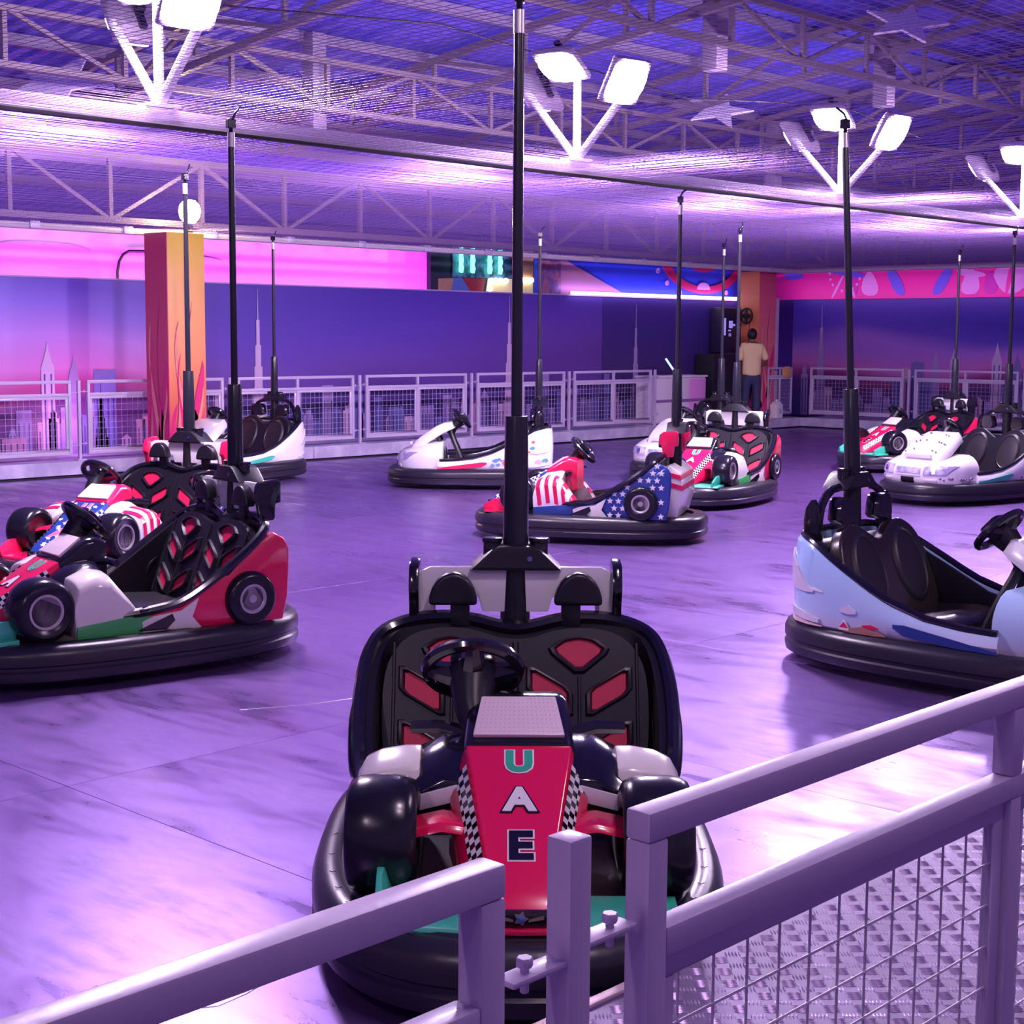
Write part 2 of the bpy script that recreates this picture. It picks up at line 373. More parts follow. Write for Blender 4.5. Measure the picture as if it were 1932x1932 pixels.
for a in range(9):   # printed ferris wheel
    an = R(200 + a*20); frz([(17.0+.36*math.cos(an)+dx, 3.08+.36*math.sin(an)+dz) for dx, dz in ((.04,0),(0,.04),(-.04,0),(0,-.04))], LILAC, 2)
frz([(17.03,3.1),(16.98,3.1),(16.72,2.58),(16.80,2.58)], LILAC); frz([(17.03,3.1),(16.98,3.1),(17.25,2.58),(17.33,2.58)], LILAC)

# hall wall beyond the mural (magenta lit) and dark ends of the hall
HALLM = mat('hall_wall_paint', (.86,.46,.86), .6)
hw = struct('wall_hall', B().box((8.6, 20.56, 1.65), (22., .1, 3.3)).mesh('wall_hall', smooth=False), HALLM)
HM2 = mat('hall_wall_shape', (.66,.38,.80), .6)
bb = B().prism(chaikin([(10.6,2.2),(10.6,3.05),(12.2,3.1),(12.6,2.9),(12.65,2.2)], 2), XZ, 20.50, 20.48); obj('painted_arch', bb.mesh('painted_arch', smooth=False), HM2, hw)
bb = B().prism(chaikin([(13.4,2.2),(13.4,2.98),(14.6,3.0),(15.0,2.85),(15.05,2.2)], 2), XZ, 20.50, 20.48); obj('painted_arch', bb.mesh('painted_arch', smooth=False), HM2, hw)
pi_ = tag(obj('conduit_pipe', B().tube(chaikin([(12.86,20.42,2.2),(12.86,20.42,3.0),(13.4,20.42,3.02),(14.2,20.42,3.02)], 2, False), .022).mesh('conduit_pipe'), BLKM), 'thin dark pipe bent over on the magenta hall wall', 'pipe')
struct('wall_back', B().box((20., 27.2, 3.), (64., .1, 7.)).mesh('wall_back', smooth=False), END)
struct('wall_end', B().box((38., 10., 3.), (.1, 36., 7.)).mesh('wall_end', smooth=False), END)
# arcade fascia between mural top and net
DK = mat('arcade_dark', (.03,.03,.07), .6)
ar = struct('trim_2', B().box((19.7, 19.4, 2.75), (2.9, .1, 1.3)).mesh('trim_2', smooth=False), DK)
def flat(parent, name, poly, y, m, th=.02): return obj(name, B().prism(poly, XZ, y, y-th).mesh(name, smooth=False), m, parent)
flat(ar, 'painted_panel', [(18.4,2.4),(18.4,2.74),(18.76,2.76),(18.66,2.4)], 19.34, mat('p_tan', (.55,.28,.20), .6))
flat(ar, 'painted_panel', [(18.66,2.4),(18.76,2.76),(18.95,2.77),(19.3,2.4)], 19.34, mat('p_blue', (.12,.18,.62), .6))
flat(ar, 'painted_panel', [(19.3,2.4),(18.95,2.77),(19.50,2.77),(19.45,2.4)], 19.34, mat('p_red', (.42,.02,.06), .6))
flat(ar, 'painted_panel', [(18.74,2.77),(18.74,3.3),(20.45,3.3),(20.45,2.80)], 19.345, mat('p_bluegrey', (.10,.22,.42), .5, noise=(7,(.02,.05,.12),.45,.6)))
flat(ar, 'painted_panel', [(19.52,2.4),(19.6,2.78),(20.75,2.80),(20.75,2.4)], 19.335, mat('p_cream', (.85,.70,.42), .5, emit=(.9,.7,.4), es=.25))
flat(ar, 'painted_panel', [(20.38,2.8),(20.38,3.3),(20.75,3.3),(20.75,2.8)], 19.33, mat('p_peach', (.80,.42,.26), .5))
NEON = mat('neon_green', (.2,.9,.7), .4, emit=(.16,1.,.62), es=2.4)
for x in (18.88, 19.16, 19.58, 19.84):
    tag(obj('neon_tube', B().tube([(x+.005*((k % 2)*2-1), 19.26, 2.86+.42*k/6) for k in range(7)], [.035,.045]*3+[.035], 8).mesh('neon_tube'), NEON), 'glowing green neon tube standing above the mural wall', 'neon tube', 'green neon tubes of the arcade sign')
BULB = mat('marquee_bulb', (1,.95,.8), .4, emit=(1.,.93,.72), es=4.)
sph = B().lathe([(.0001,-.05),(.035,-.035),(.05,0),(.035,.035),(.0001,.05)], 10, lambda x,y,h: (x,h,y)).mesh('marquee_bulb')
for x, z in ((19.62,2.74),(19.74,2.75),(19.86,2.75),(19.6,2.60),(20.0,2.75),(20.42,2.78),(20.54,2.78),(20.66,2.78)):
    tag(obj('marquee_bulb', sph, BULB, loc=(x,19.272,z)), 'round white marquee bulb on the cream arcade sign', 'bulb', 'marquee bulbs on the arcade sign')
bf = struct('trim_3', B().box((23.0, 18.56, 2.84), (6.0, .08, .66)).mesh('trim_3', smooth=False), mat('fascia_blue', (.03,.05,.85), .5))
flat(bf, 'painted_panel', [(20.02,2.52),(20.02,3.16),(20.58,3.16),(20.58,2.52)], 18.515, mat('fascia_ornament', (.42,.13,.20), .6, noise=(9,(.18,.08,.35),.45,.55)))
flat(bf, 'painted_panel', [(20.58,2.52),(20.58,3.16),(22.45,2.52)], 18.512, mat('fascia_mauve', (.45,.16,.36), .6))
def ringpoly(cx, cz, r0, r1, a0, a1, n=20):
    return [(cx+r0*math.cos(R(a0+(a1-a0)*i/n)), cz+r0*math.sin(R(a0+(a1-a0)*i/n))) for i in range(n+1)] + [(cx+r1*math.cos(R(a1-(a1-a0)*i/n)), cz+r1*math.sin(R(a1-(a1-a0)*i/n))) for i in range(n+1)]
FRED = mat('fascia_red', (.62,.01,.14), .5)
def ell(poly, cx, sx): return [(cx+(x-cx)*sx, z) for x, z in poly]
flat(bf, 'printed_ring', ell(ringpoly(24.75,3.42,.80,.66,200,340), 24.75, 1.75), 18.512, FRED)
flat(bf, 'printed_ring', ell(ringpoly(24.75,3.42,.38,.28,215,325), 24.75, 1.75), 18.512, FRED)
flat(bf, 'printed_dome', ell(ringpoly(24.75,2.70,.14,.001,0,180), 24.75, 1.5), 18.510, LILAC)
for x, z in ((23.32,3.02),(23.6,2.80),(24.0,2.63),(25.5,2.66)): flat(bf, 'printed_dot', ringpoly(x,z,.05,.001,0,359), 18.508, LILAC)
tag(obj('led_strip', B().box((23.2, 18.30, 2.545), (5.1, .05, .05)).mesh('led_strip', bevel=.01), mat('led_strip', (1,1,1), .4, emit=(1,.86,1), es=5.)), 'long white LED strip light along the top of the mural', 'strip light')

# ------------------------------------------------------------------ roof
def roofz(y): return 4.78 + (18. - y)*.13
DECK = mat('roof_deck', (.09,.08,.62), .55, metal=.1, noise=(.5,(.17,.12,.66),.45,.6))
roof = struct('ceiling', B().box((19., 10., 8.6), (50., 36., .04)).mesh('ceiling', smooth=False), END)
prof = []
for k in range(5):
    x = k*.25; prof += [(x, 0), (x+.07, 0), (x+.10, .045), (x+.16, .045), (x+.19, 0)]
prof.append((1.25, 0))
Y0, Y1 = -5., 27.
sv = [(x, y, roofz(y)+z) for y in (Y0, Y1) for x, z in prof]; n = len(prof)
shm = B().add(sv, [(i, i+1, n+i+1, n+i) for i in range(n-1)]).mesh('roof_sheet', smooth=False)
for k in range(34): obj('roof_sheet', shm, DECK, roof, loc=(-5. + 1.25*k, 0, 0))
PUR = mat('purlin_steel', (.26,.20,.30), .4, metal=.3)
for k in range(13):
    y = 3.2 + k*1.6; member('purlin', (-4, y, roofz(y)-.07), (37, y, roofz(y)-.07), .07, .12, PUR, roof)
def truss(name, label, p0, p1, dz, step, th=.07, group='lattice trusses under the roof'):
    """lattice girder between bottom-chord points p0,p1; dz depth"""
    p0, p1 = Vector(p0), Vector(p1); t = thing(name, label, 'truss', (0,0,0), 0, group)
    up = Vector((0,0,dz)); d = p1-p0; k = max(2, int(d.length/step))
    member('bottom_chord', p0, p1, th, th, STEEL, t); member('top_chord', p0+up, p1+up, th, th, STEEL, t)
    for i in range(k+1):
        a = p0 + d*(i/k); member('vertical_strut', a, a+up, th*.7, th*.7, STEEL, t)
        if i < k:
            b_ = p0 + d*((i+1)/k)
            (member('diagonal_strut', a+up, b_, th*.6, th*.6, STEEL, t) if i % 2 == 0 else member('diagonal_strut', a, b_+up, th*.6, th*.6, STEEL, t))
    return t
for y, x0 in ((6., 3.), (10., 3.), (14., 5.)):
    truss('roof_truss', 'horizontal lattice roof truss crossing above the mesh ceiling', (x0, y, roofz(y)-.97), (34, y, roofz(y)-.97), .53, 1.3)
truss('edge_truss', 'deep lattice truss along the far edge of the mesh ceiling', (4, 17.45, 3.21), (33, 17.45, 3.21), .80, 1.35, .08, None)
for x in (6.5, 10., 13.5, 17., 20.5, 24., 27.5):
    truss('rafter_truss', 'sloping lattice rafter rising with the roof pitch', (x, 17.3, roofz(17.3)-.62), (x, 3.6, roofz(3.6)-.62), .48, 1.5, .075, 'sloping rafters')
HPM = mat('hanger_post', (.24,.18,.27), .5)
for x, y in ((11.65,14.3),(17.4,10.3),(20.9,14.3),(24.4,10.3),(13.9,10.3)):
    tag(obj('hanger_post', B().box((x, y, roofz(y)-.6), (.2, .2, 1.1)).mesh('hanger_post', bevel=.01), HPM), 'thick square steel post hanging between roof trusses', 'post', 'posts hanging from the roof')
STARM = mat('star_white', (.92,.78,.90), .5)
def star_poly(r, k=.42, a0=90): return [((r if i % 2 == 0 else r*k)*math.cos(R(a0+36*i)), (r if i % 2 == 0 else r*k)*math.sin(R(a0+36*i))) for i in range(10)]
for x, y, z, r, lab in ((9.0,15.4,4.45,.62,'big pale star decoration hanging under the roof by the glowing lamps'),(18.2,13.4,4.95,.5,'pale star decoration among the rafters above the fairground mural'),(16.3,9.4,5.35,.5,'pale star decoration high up beside a roof truss')):
    bb = B().prism(star_poly(r, .40, 70), lambda a, b_, d: (a*.69 + b_*.58 - d*.4, -a*.72 + b_*.56 - d*.4, b_*.60 + d*.8), 0, .03)
    tag(obj('star_decoration', bb.mesh('star_decoration', smooth=False), STARM, loc=(x,y,z)), lab, 'star')
CABM = mat('cable_dark', (.03,.02,.04), .6)
tag(obj('overhead_cable', B().tube([(4+i*1.5, 8.9+.1*math.sin(i), 4.05 - .12*math.sin(i*1.6)) for i in range(9)], .008, 5).mesh('overhead_cable'), CABM), 'thin dark cable sagging across the floodlight stands', 'cable')
# wire mesh ceiling
bb = B(); rw = random.Random(5); ZN = 3.10
def wire(bb, p0, p1, r):
    d = (Vector(p1)-Vector(p0)).normalized(); u = d.cross(Vector((0,0,1))).normalized(); v = Vector((0,0,1)); n = 6
    ring = lambda p: [Vector(p) + (u*math.cos(2*math.pi*i/n) + v*math.sin(2*math.pi*i/n))*r for i in range(n)]
    bb.loft([ring(p0), ring(p1)], caps=False)
y = 2.4
while y < 17.33: wire(bb, (-2, y, ZN + rw.uniform(-.004,.004)), (26.48, y, ZN + rw.uniform(-.004,.004)), .0012); y += .06
x = 0.
while x < 26.47: wire(bb, (x, 2.4, ZN+.004 + rw.uniform(-.004,.004)), (x, 17.34, ZN+.004 + rw.uniform(-.004,.004)), .0012); x += .06
net = tag(obj('ceiling_mesh', bb.mesh('ceiling_mesh'), NETM, kind='stuff'), 'fine wire mesh ceiling stretched over the whole rink', 'wire mesh')
BEAMM = mat('beam_paint', (.70,.60,.66), .4); BEAMB = mat('beam_black', (.01,.01,.012), .5)
bm_ = tag(obj('net_beam', B().box((12.3, 8.47, 3.135), (29., .10, .10)).mesh('net_beam', bevel=.006), BEAMM), 'pale steel beam carrying the floodlights across the mesh ceiling', 'beam')
obj('black_strip', B().box((12.3, 8.40, 3.072), (29., .05, .02)).mesh('black_strip', smooth=False), BEAMB, bm_)
e1 = tag(obj('net_edge_pipe', B().tube([(4,17.4,3.08),(26.5,17.4,3.08)], .045, 8).mesh('net_edge_pipe'), BEAMM), 'lavender edge pipe of the mesh ceiling along the skyline mural', 'pipe')
clm = B().box((0,0,0), (.14,.12,.10)).mesh('clamp', bevel=.02)
for k in range(17): obj('clamp', clm, PLATM, e1, loc=(4.6+1.3*k, 17.4, 3.09))
tag(obj('net_side_pipe', B().tube([(26.55,2.4,3.10),(26.55,17.4,3.10)], .045, 8).mesh('net_side_pipe'), BEAMM), 'edge pipe of the mesh ceiling along the pink frieze', 'pipe')

# ================================================================== OBJECTS
# ------------------------------------------------------------------ floodlight stands on the beam
FACE = mat('flood_face', (1,1,1), .4, emit=FLOODCOL, es=FLOOD); FACEF = mat('flood_face_far', (1,1,1), .4, emit=FLOODCOL, es=FARFLOOD)
HOUS = mat('flood_housing', (.55,.45,.55), .45); ARMM = mat('flood_arm', (.85,.80,.85), .4)
hbox = B().loft([[(x*.18, y*.18, 0) for x, y in ((1,1),(-1,1),(-1,-1),(1,-1))], [(x*.18, y*.18, .05) for x, y in ((1,1),(-1,1),(-1,-1),(1,-1))], [(x*.11, y*.11, .12) for x, y in ((1,1),(-1,1),(-1,-1),(1,-1))]]).mesh('housing', bevel=.012)
hface = B().prism(chaikin([(.172,.172),(-.172,.172),(-.172,-.172),(.172,-.172)], 2), XY, -.012, -.001).mesh('lamp_face', smooth=False)
hbr = B().box((0,.0,.13), (.05,.30,.03)).box((0,.0,.16), (.06,.06,.06)).mesh('bracket', bevel=.004)
def flood(x, yy, face, lab, grp):
    t = thing('floodlight_stand', lab, 'floodlight', (x, yy, 3.19), 0, grp)
    obj('foot_plate', M('ffoot', lambda: B().box((0,0,.01), (.22,.16,.02)).mesh('foot_plate', bevel=.004)), ARMM, t)
    for key, top in (('armL', (.06,.60,.60)), ('armM', (0,.0,.72)), ('armR', (-.04,-.62,.56))):
        obj('arm', M(key, lambda: B().tube([(0,0,.01), top], .032, 8).mesh('arm')), ARMM, t)
    for pos, aim in (((.25,.67,.62), (.15,.8,-.62)), ((-.25,-.04,.70), (-.46,-.10,-.88)), ((-.23,-.70,.52), (-.12,-.85,-.55))):
        h = obj('lamp_head', hbox, HOUS, t); h.location = pos
        h.rotation_euler = Vector(aim).to_track_quat('-Z', 'Y').to_euler()
        obj('lamp_face', hface, FACEF if (aim[1] > .5 and face is FACE) else face, h); obj('bracket', hbr, BLKM, h)
    return t
for k in range(4): flood(5.64 + 3.93*k, 8.44, FACE, 'triple floodlight stand with splayed arms glowing violet on the beam', 'floodlight stands on the net beam')
FACEFILL = mat('fill_flood_face', (1,1,1), .4, emit=(1., .74, .95), es=FILLFLOOD)  # added unseen floods over the near fence, fill for the car fronts
for k in range(3): flood(-1.2 + 3.93*k, 1.0, FACEFILL, 'added unseen triple floodlight stand, fill light over the near fence', 'added fill floodlights over the near fence')
tag(obj('fill_beam', B().box((3., 1.0, 3.135), (14., .10, .10)).mesh('fill_beam', bevel=.006), BEAMM), 'added unseen steel beam over the near fence carrying the fill floodlights', 'beam')  # added out of view to hold the fill stands
# ------------------------------------------------------------------ columns with painted flames
FL1 = ramp_z('column_flame_paint', [(.0,(.85,.0,.22)), (.5,(.80,.02,.20)), (.9,(.85,.20,.10)), (1.6,(.90,.36,.14)), (2.4,(.85,.42,.10)), (3.1,(.85,.62,.05))], .4)
FL2 = ramp_z('column_orange_paint', [(.0,(.85,.0,.22)), (.4,(.80,.04,.16)), (.8,(.82,.20,.10)), (3.1,(.80,.24,.09))], .4)
FL3 = ramp_z('column_pink_paint', [(.0,(.90,.0,.30)), (.8,(.88,.03,.24)), (1.6,(.88,.22,.22)), (3.1,(.86,.10,.20))], .4)
CRIM = ramp_z('column_shaded_crimson_paint', [(.0,(.78,.0,.24)), (1.2,(.70,.06,.16)), (2.0,(.72,.10,.14)), (3.1,(.62,.04,.14))], .4)  # unlit side: crimson paint with its shade mixed into the colour
FLA = mat('flame_pink', (.82,.02,.20), .4); FLB = mat('flame_salmon', (.88,.34,.26), .4); FLC = mat('flame_dark', (.40,.02,.10), .4)
def flame_poly(h, wd, amp, ph=0., k=5.5):
    """a licking tongue: sinuous, swelling once, drawn out to a point"""
    L_, R_ = [], []
    for i in range(19):
        t = i/18; c_ = amp*math.sin(k*t+ph) * (.3+t); w_ = wd*.5*(1-t)**.75*(1+.55*math.sin(6.5*t+ph*.7))
        L_.append((c_-w_, h*t)); R_.append((c_+w_, h*t))
    return L_ + R_[::-1][1:]
def column(name, label, x0, x1, y0, y1, z0, m, skin=None):
    c = thing(name, label, 'column', ((x0+x1)/2, (y0+y1)/2, 0))
    cx, cy = (x0+x1)/2, (y0+y1)/2
    obj('shaft', B().box((0, 0, (z0+3.06)/2), (x1-x0, y1-y0, 3.06-z0)).mesh('shaft', bevel=.008), m, c)
    if skin: obj('side_skin', B().box((-(x1-x0)/2-.004, 0, (z0+3.06)/2), (.008, y1-y0-.01, 3.06-z0-.01)).mesh('side_skin', smooth=False), skin, c)
    for u, h, wd, am, ph, mm, lay in ((-.10,1.95,.22,.07,.4,FLC,0),(-.10,1.93,.19,.07,.4,FLB,1),(-.09,1.55,.10,.06,.6,FLA,2),(.15,1.45,.24,.06,2.6,FLC,0),(.15,1.43,.21,.06,2.6,FLA,1),(.16,1.1,.10,.05,2.8,FLB,2),
                                      (.03,.95,.22,.06,4.2,FLA,1),(-.2,.9,.16,.04,1.4,FLA,1),(.0,.42,.62,.0,0.,FLA,3),(.05,2.2,.07,.05,1.2,FLC,0)):
        for side in (0, 1):
            poly = [(max(-.245, min(.245, u+a)), z0+b_) for a, b_ in flame_poly(h, wd, am, ph)]
            fn = (lambda a, b_, d: (a, -(y1-y0)/2 - .001 - lay*.003 - d, b_)) if side == 0 else (lambda a, b_, d: (-(x1-x0)/2 - .009 - lay*.003 - d, -a*.95, b_))
            obj('flame', B().prism(poly, fn, 0, .0025).mesh('flame', smooth=False), mm, c)
    return c
column('flame_column', 'square column with yellow and pink painted flames below a glowing bulb', 11.30, 11.86, 16.8, 17.3, 0, FL1, CRIM)
column('flame_column', 'square orange column with pink painted flames next to the standing person', 25.40, 25.96, 17.62, 18.1, .2, FL3, FL2)
bl = thing('bulb_lamp', 'glaring warm white bulb lamp on top of the flame column', 'lamp', (11.80, 17.02, 3.10))
obj('socket', B().cyl((0,0,-.02), (0,0,.10), .04).mesh('socket'), BLKM, bl)
obj('globe', B().lathe([(.001,.09),(.07,.10),(.125,.17),(.145,.25),(.125,.33),(.07,.39),(.001,.40)], 16, lambda x,y,h: (x,y,h)).mesh('globe'), mat('bulb_glow', (1,1,1), .4, emit=(1,.78,.42), es=95.), bl)
tag(obj('net_light_tube', B().cyl((4.6,17.25,3.16), (8.4,17.25,3.16), .02).mesh('net_light_tube'), mat('tube_off', (.7,.6,.7), .4)), 'slim pale tube lying along the edge of the mesh ceiling', 'tube')

# ------------------------------------------------------------------ fences
def tubebox(c, d, bev=.005): return B().box(c, d)
PW, TB = 2.06, .04
def panel_meshes():
    zb, zt = .09, 1.0                       # above platform top
    d = {}
    d['top_rail'] = B().box((PW/2, 0, zt-TB/2), (PW, TB, TB)).mesh('top_rail', bevel=.005)
    d['middle_rail'] = B().box((PW/2, 0, .84-TB/2), (PW-2*TB, TB, TB)).mesh('middle_rail', bevel=.005)
    d['bottom_rail'] = B().box((PW/2, 0, zb), (PW-2*TB, TB, TB)).mesh('bottom_rail', bevel=.005)
    d['stile'] = B().box((TB/2, 0, (zb-.02+zt-TB)/2), (TB, TB, zt-TB-zb+.02)).mesh('stile', bevel=.005)
    d['middle_stile'] = B().box((0, 0, (.84+zt-TB)/2), (TB, TB, zt-TB-.84)).box((0, 0, (zb+.02+.84-TB)/2), (TB, TB, .84-TB-zb-.02)).mesh('middle_stile', bevel=.005)
    x0, x1, z0, z1 = TB, PW/2-TB/2, zb+TB/2, .84-TB
    f = B(); q = .035
    f.box(((x0+x1)/2, .004, z1-q/2), (x1-x0, .022, q)).box(((x0+x1)/2, .004, z0+q/2), (x1-x0, .022, q))
    f.box((x0+q/2, .004, (z0+z1)/2), (q, .022, z1-z0-2*q)).box((x1-q/2, .004, (z0+z1)/2), (q, .022, z1-z0-2*q))
    d['mesh_frame'] = f.mesh('mesh_frame', bevel=.003, seg=1)
    wm = B(); xx = x0+q+.02
    while xx < x1-q: wm.cyl((xx, .004, z0+q), (xx, .004, z1-q), .0022, n=5); xx += .080
    zz = z0+q+.02
    while zz < z1-q: wm.cyl((x0+q, .000, zz), (x1-q, .000, zz), .0022, n=5); zz += .075
    d['wire_mesh'] = wm.mesh('wire_mesh')
    return d
PM = panel_meshes()
def fence_panel(loc, rz, label, group, sx=1.):
    t = thing('mesh_fence', label, 'fence panel', loc, rz, group); t.scale = (sx, 1, 1)
    for k in ('top_rail', 'middle_rail', 'bottom_rail'): obj(k, PM[k], RAILM, t)
    obj('stile', PM['stile'], RAILM, t); o = obj('stile', PM['stile'], RAILM, t); o.location = (PW-TB, 0, 0)
    o = obj('middle_stile', PM['middle_stile'], RAILM, t); o.location = (PW/2, 0, 0)
    for dx in (0, PW/2-TB/2):
        o = obj('mesh_frame', PM['mesh_frame'], RAILM, t); o.location = (dx, 0, 0)
        w_ = obj('wire_mesh', PM['wire_mesh'], WIREM, o); w_['kind'] = 'stuff'
    return t
pm_post = B().box((0,0,.5), (TB,TB,.998)).mesh('post_tube', bevel=.005)
pm_base = B().box((0,0,.006), (.12,.12,.012)).mesh('base_plate', bevel=.003)
pm_tab = B().box((.045,-.0,0), (.105,.034,.008)).mesh('hinge_tab', bevel=.003)
pm_bolt = B().cyl((0,0,-.028), (0,0,.006), .006, n=8).cyl((0,0,.004), (0,0,.016), .011, n=6).mesh('bolt', bevel=.0015, seg=1)
def fence_post(loc, rz, label, group):
    t = thing('fence_post', label, 'fence post', loc, rz, group)
    obj('post_tube', pm_post, RAILM, t); obj('base_plate', pm_base, RAILM, t)
    for z in (.858, .20):
        for s in (0, 1):
            o = obj('hinge_tab', pm_tab, RAILM, t); o.location = (.016 if not s else -.016, 0, z - .012*s); o.rotation_euler = (0, 0, math.pi*s)
            q = obj('bolt', pm_bolt, RAILM, o); q.location = (.062, 0, .006)
    return t
# near fence
G1 = 'fence panels at the near edge of the rink'
fence_panel((1.503, 1.21, .2), 0, 'lavender fence panel with wire mesh over the checker plate floor', None)
fence_panel((1.242-PW, 1.21, .2), 0, 'lavender fence panel before the red nosed car, open rails at its end', None)
fence_post((1.3725, 1.21, .2), 0, 'square lavender fence post with bolted tabs before the red nosed car', None)
fence_panel((3.82, 1.21, .2), 0, 'lavender fence panel at the near edge beside the pale blue car', None)
fence_post((3.69, 1.21, .2), 0, 'square lavender fence post beside the pale blue car', None)
# far fence
for k in range(6):
    x = 12.83 + (k-2)*2.317
    fence_panel((x, 17.46, .2), 0, 'lavender fence panel with wire mesh in front of the long skyline mural', 'fence panels along the long mural', 2.087/PW)
    fence_post((x-.115, 17.46, .2), 0, 'slim lavender fence post between panels at the long mural', 'fence posts along the long mural')
fence_post((21.98, 17.46, .2), 0, 'slim lavender end post of the fence beside the white counter', None)
# right fence
for k in range(4):
    y = 17.27 - k*2.317
    fence_panel((26.72, y, .2), -math.pi/2, 'lavender fence panel with wire mesh under the pink frieze', 'fence panels along the short mural', 2.087/PW)
    fence_post((26.72, y-2.087-.115, .2), -math.pi/2, 'slim lavender fence post between panels under the pink frieze', 'fence posts along the short mural')
# gate between column and corner
fence_panel((25.72, 17.60, .2), 0, 'narrow lavender gate panel with an orange plate beside the flame column', None, .40)
tag(obj('gate_mast', B().box((26.12, 17.72, 1.38), (.10, .08, 2.36)).mesh('gate_mast', bevel=.008), RAILM), 'tall pale upright mast behind the narrow gate', 'post')
tag(obj('orange_plate', B().prism(chaikin([(26.16,.99),(26.46,.99),(26.46,1.21),(26.16,1.21)], 1), XZ, 17.57, 17.555).mesh('orange_plate', bevel=.003), mat('orange_plate', (.80,.42,.16), .4)), 'small orange plate fixed on the gate rail', 'sign')
# ------------------------------------------------------------------ booth things
ct = thing('counter', 'white counter desk with painted-in magenta glow behind the rink', 'counter', (22.95, 17.85, .2))
CTM = mat('counter_white', (.80,.70,.80), .4)
obj('carcass', B().box((0,0,.43), (1.5,.45,.84)).mesh('carcass', bevel=.01), CTM, ct)
obj('worktop', B().box((0,-.01,.86), (1.56,.50,.035)).mesh('worktop', bevel=.006), CTM, ct)
for i, x in enumerate((-.5, 0, .5)):
    for z, h in ((.20,.36),(.63,.38)): obj('front_panel', B().box((x,-.232,z), (.485,.02,h)).mesh('front_panel', bevel=.006), [CTM, CTM, mat('counter_glow_pink', (.80,.30,.70), .4)][i], ct)  # right-hand panels carry the magenta glow as pink colour
obj('band', B().box((0,-.24,.42), (1.5,.02,.05)).mesh('band', bevel=.003), mat('counter_band', (.28,.14,.34), .5), ct)
tag(obj('light_wand', B().cyl((22.72,17.8,1.38), (23.0,17.8,1.13), .02).cyl((23.0,17.8,1.13), (23.04,17.8,1.115), .03).mesh('light_wand'), mat('wand_white', (.6,.9,.9), .3, emit=(.7,1.,.95), es=.7)), 'pale glowing wand leaning on the white counter', 'wand')
sp = thing('loudspeaker', 'tall black loudspeaker cabinet beside the white counter', 'loudspeaker', (24.55, 18.05, .2))
obj('cabinet', B().box((0,0,.63), (.62,.44,1.26)).mesh('cabinet', bevel=.02), mat('speaker_black', (.012,.010,.02), .5), sp)
for z, r in ((.38,.20),(.92,.14)): obj('grille', B().lathe([(r,0),(r,.02),(r*.8,.03),(.001,.015)], 20, lambda x,y,h: (x,-.22-h,z+y)).mesh('grille'), BLKM, sp)
ck = thing('control_cabinet', 'dark blue control cabinet with a lit panel behind the standing person', 'cabinet', (25.05, 18.12, .2))
obj('cabinet_body', B().box((0,0,.64), (.36,.3,1.28)).mesh('cabinet_body', bevel=.01), mat('cabinet_blue', (.05,.04,.16), .4), ck)
obj('upper_box', B().box((-.05,0,1.72), (.66,.24,.86)).mesh('upper_box', bevel=.01), mat('cabinet_dark', (.02,.012,.05), .4), ck)
SCR = mat('panel_glow', (.3,.25,.7), .4, emit=(.34,.28,.85), es=.6)
for x0_, x1_, z0_, z1_ in ((-.30,-.22,1.62,1.95),(-.12,.0,1.76,1.90),(.0,.08,1.80,1.84),(-.14,-.05,1.70,1.725),(.14,.24,1.86,1.89),(.14,.24,1.76,1.79),(-.12,-.10,1.6,1.66),(-.07,-.05,1.6,1.66)):
    obj('panel_mark', B().box(((x0_+x1_)/2,-.122,(z0_+z1_)/2), (x1_-x0_,.006,z1_-z0_)).mesh('panel_mark', smooth=False), SCR, ck)
fan = thing('wall_fan', 'small black fan clamped to the orange flame column', 'fan', (25.22, 17.80, 2.10))
obj('ring', B().tube([(0, .14*math.cos(a*math.pi/10), .14*math.sin(a*math.pi/10)+.1) for a in range(20)], .02, 6, True).mesh('ring'), BLKM, fan)
obj('hub', B().cyl((-.04,0,.1), (.06,0,.1), .05).mesh('hub'), BLKM, fan)
for a in range(4): obj('blade', B().box((0,0,.065), (.012,.06,.11)).mesh('blade'), BLKM, fan, loc=(0,0,.1), rot=(math.pi/2*a, 0, 0))
jr = thing('jerrycan', 'small white plastic canister standing against the pink flame column', 'canister', (25.86, 17.48, .2))
obj('can_body', B().loft([[(sx*x, sy*y, z) for sx, sy in ((1,1),(-1,1),(-1,-1),(1,-1))] for x, y, z in ((.10,.07,.0),(.11,.08,.03),(.11,.08,.26),(.05,.05,.33),(.035,.035,.335))]).mesh('can_body', bevel=.01), WHT, jr)
obj('cap', B().cyl((0,0,.33), (0,0,.37), .03).mesh('cap'), WHT, jr)
obj('print', B().box((0,-.082,.14), (.10,.003,.10)).mesh('print', smooth=False), mat('can_print', (.25,.3,.5), .5, noise=(40,(.8,.8,.85),.45,.55)), jr)

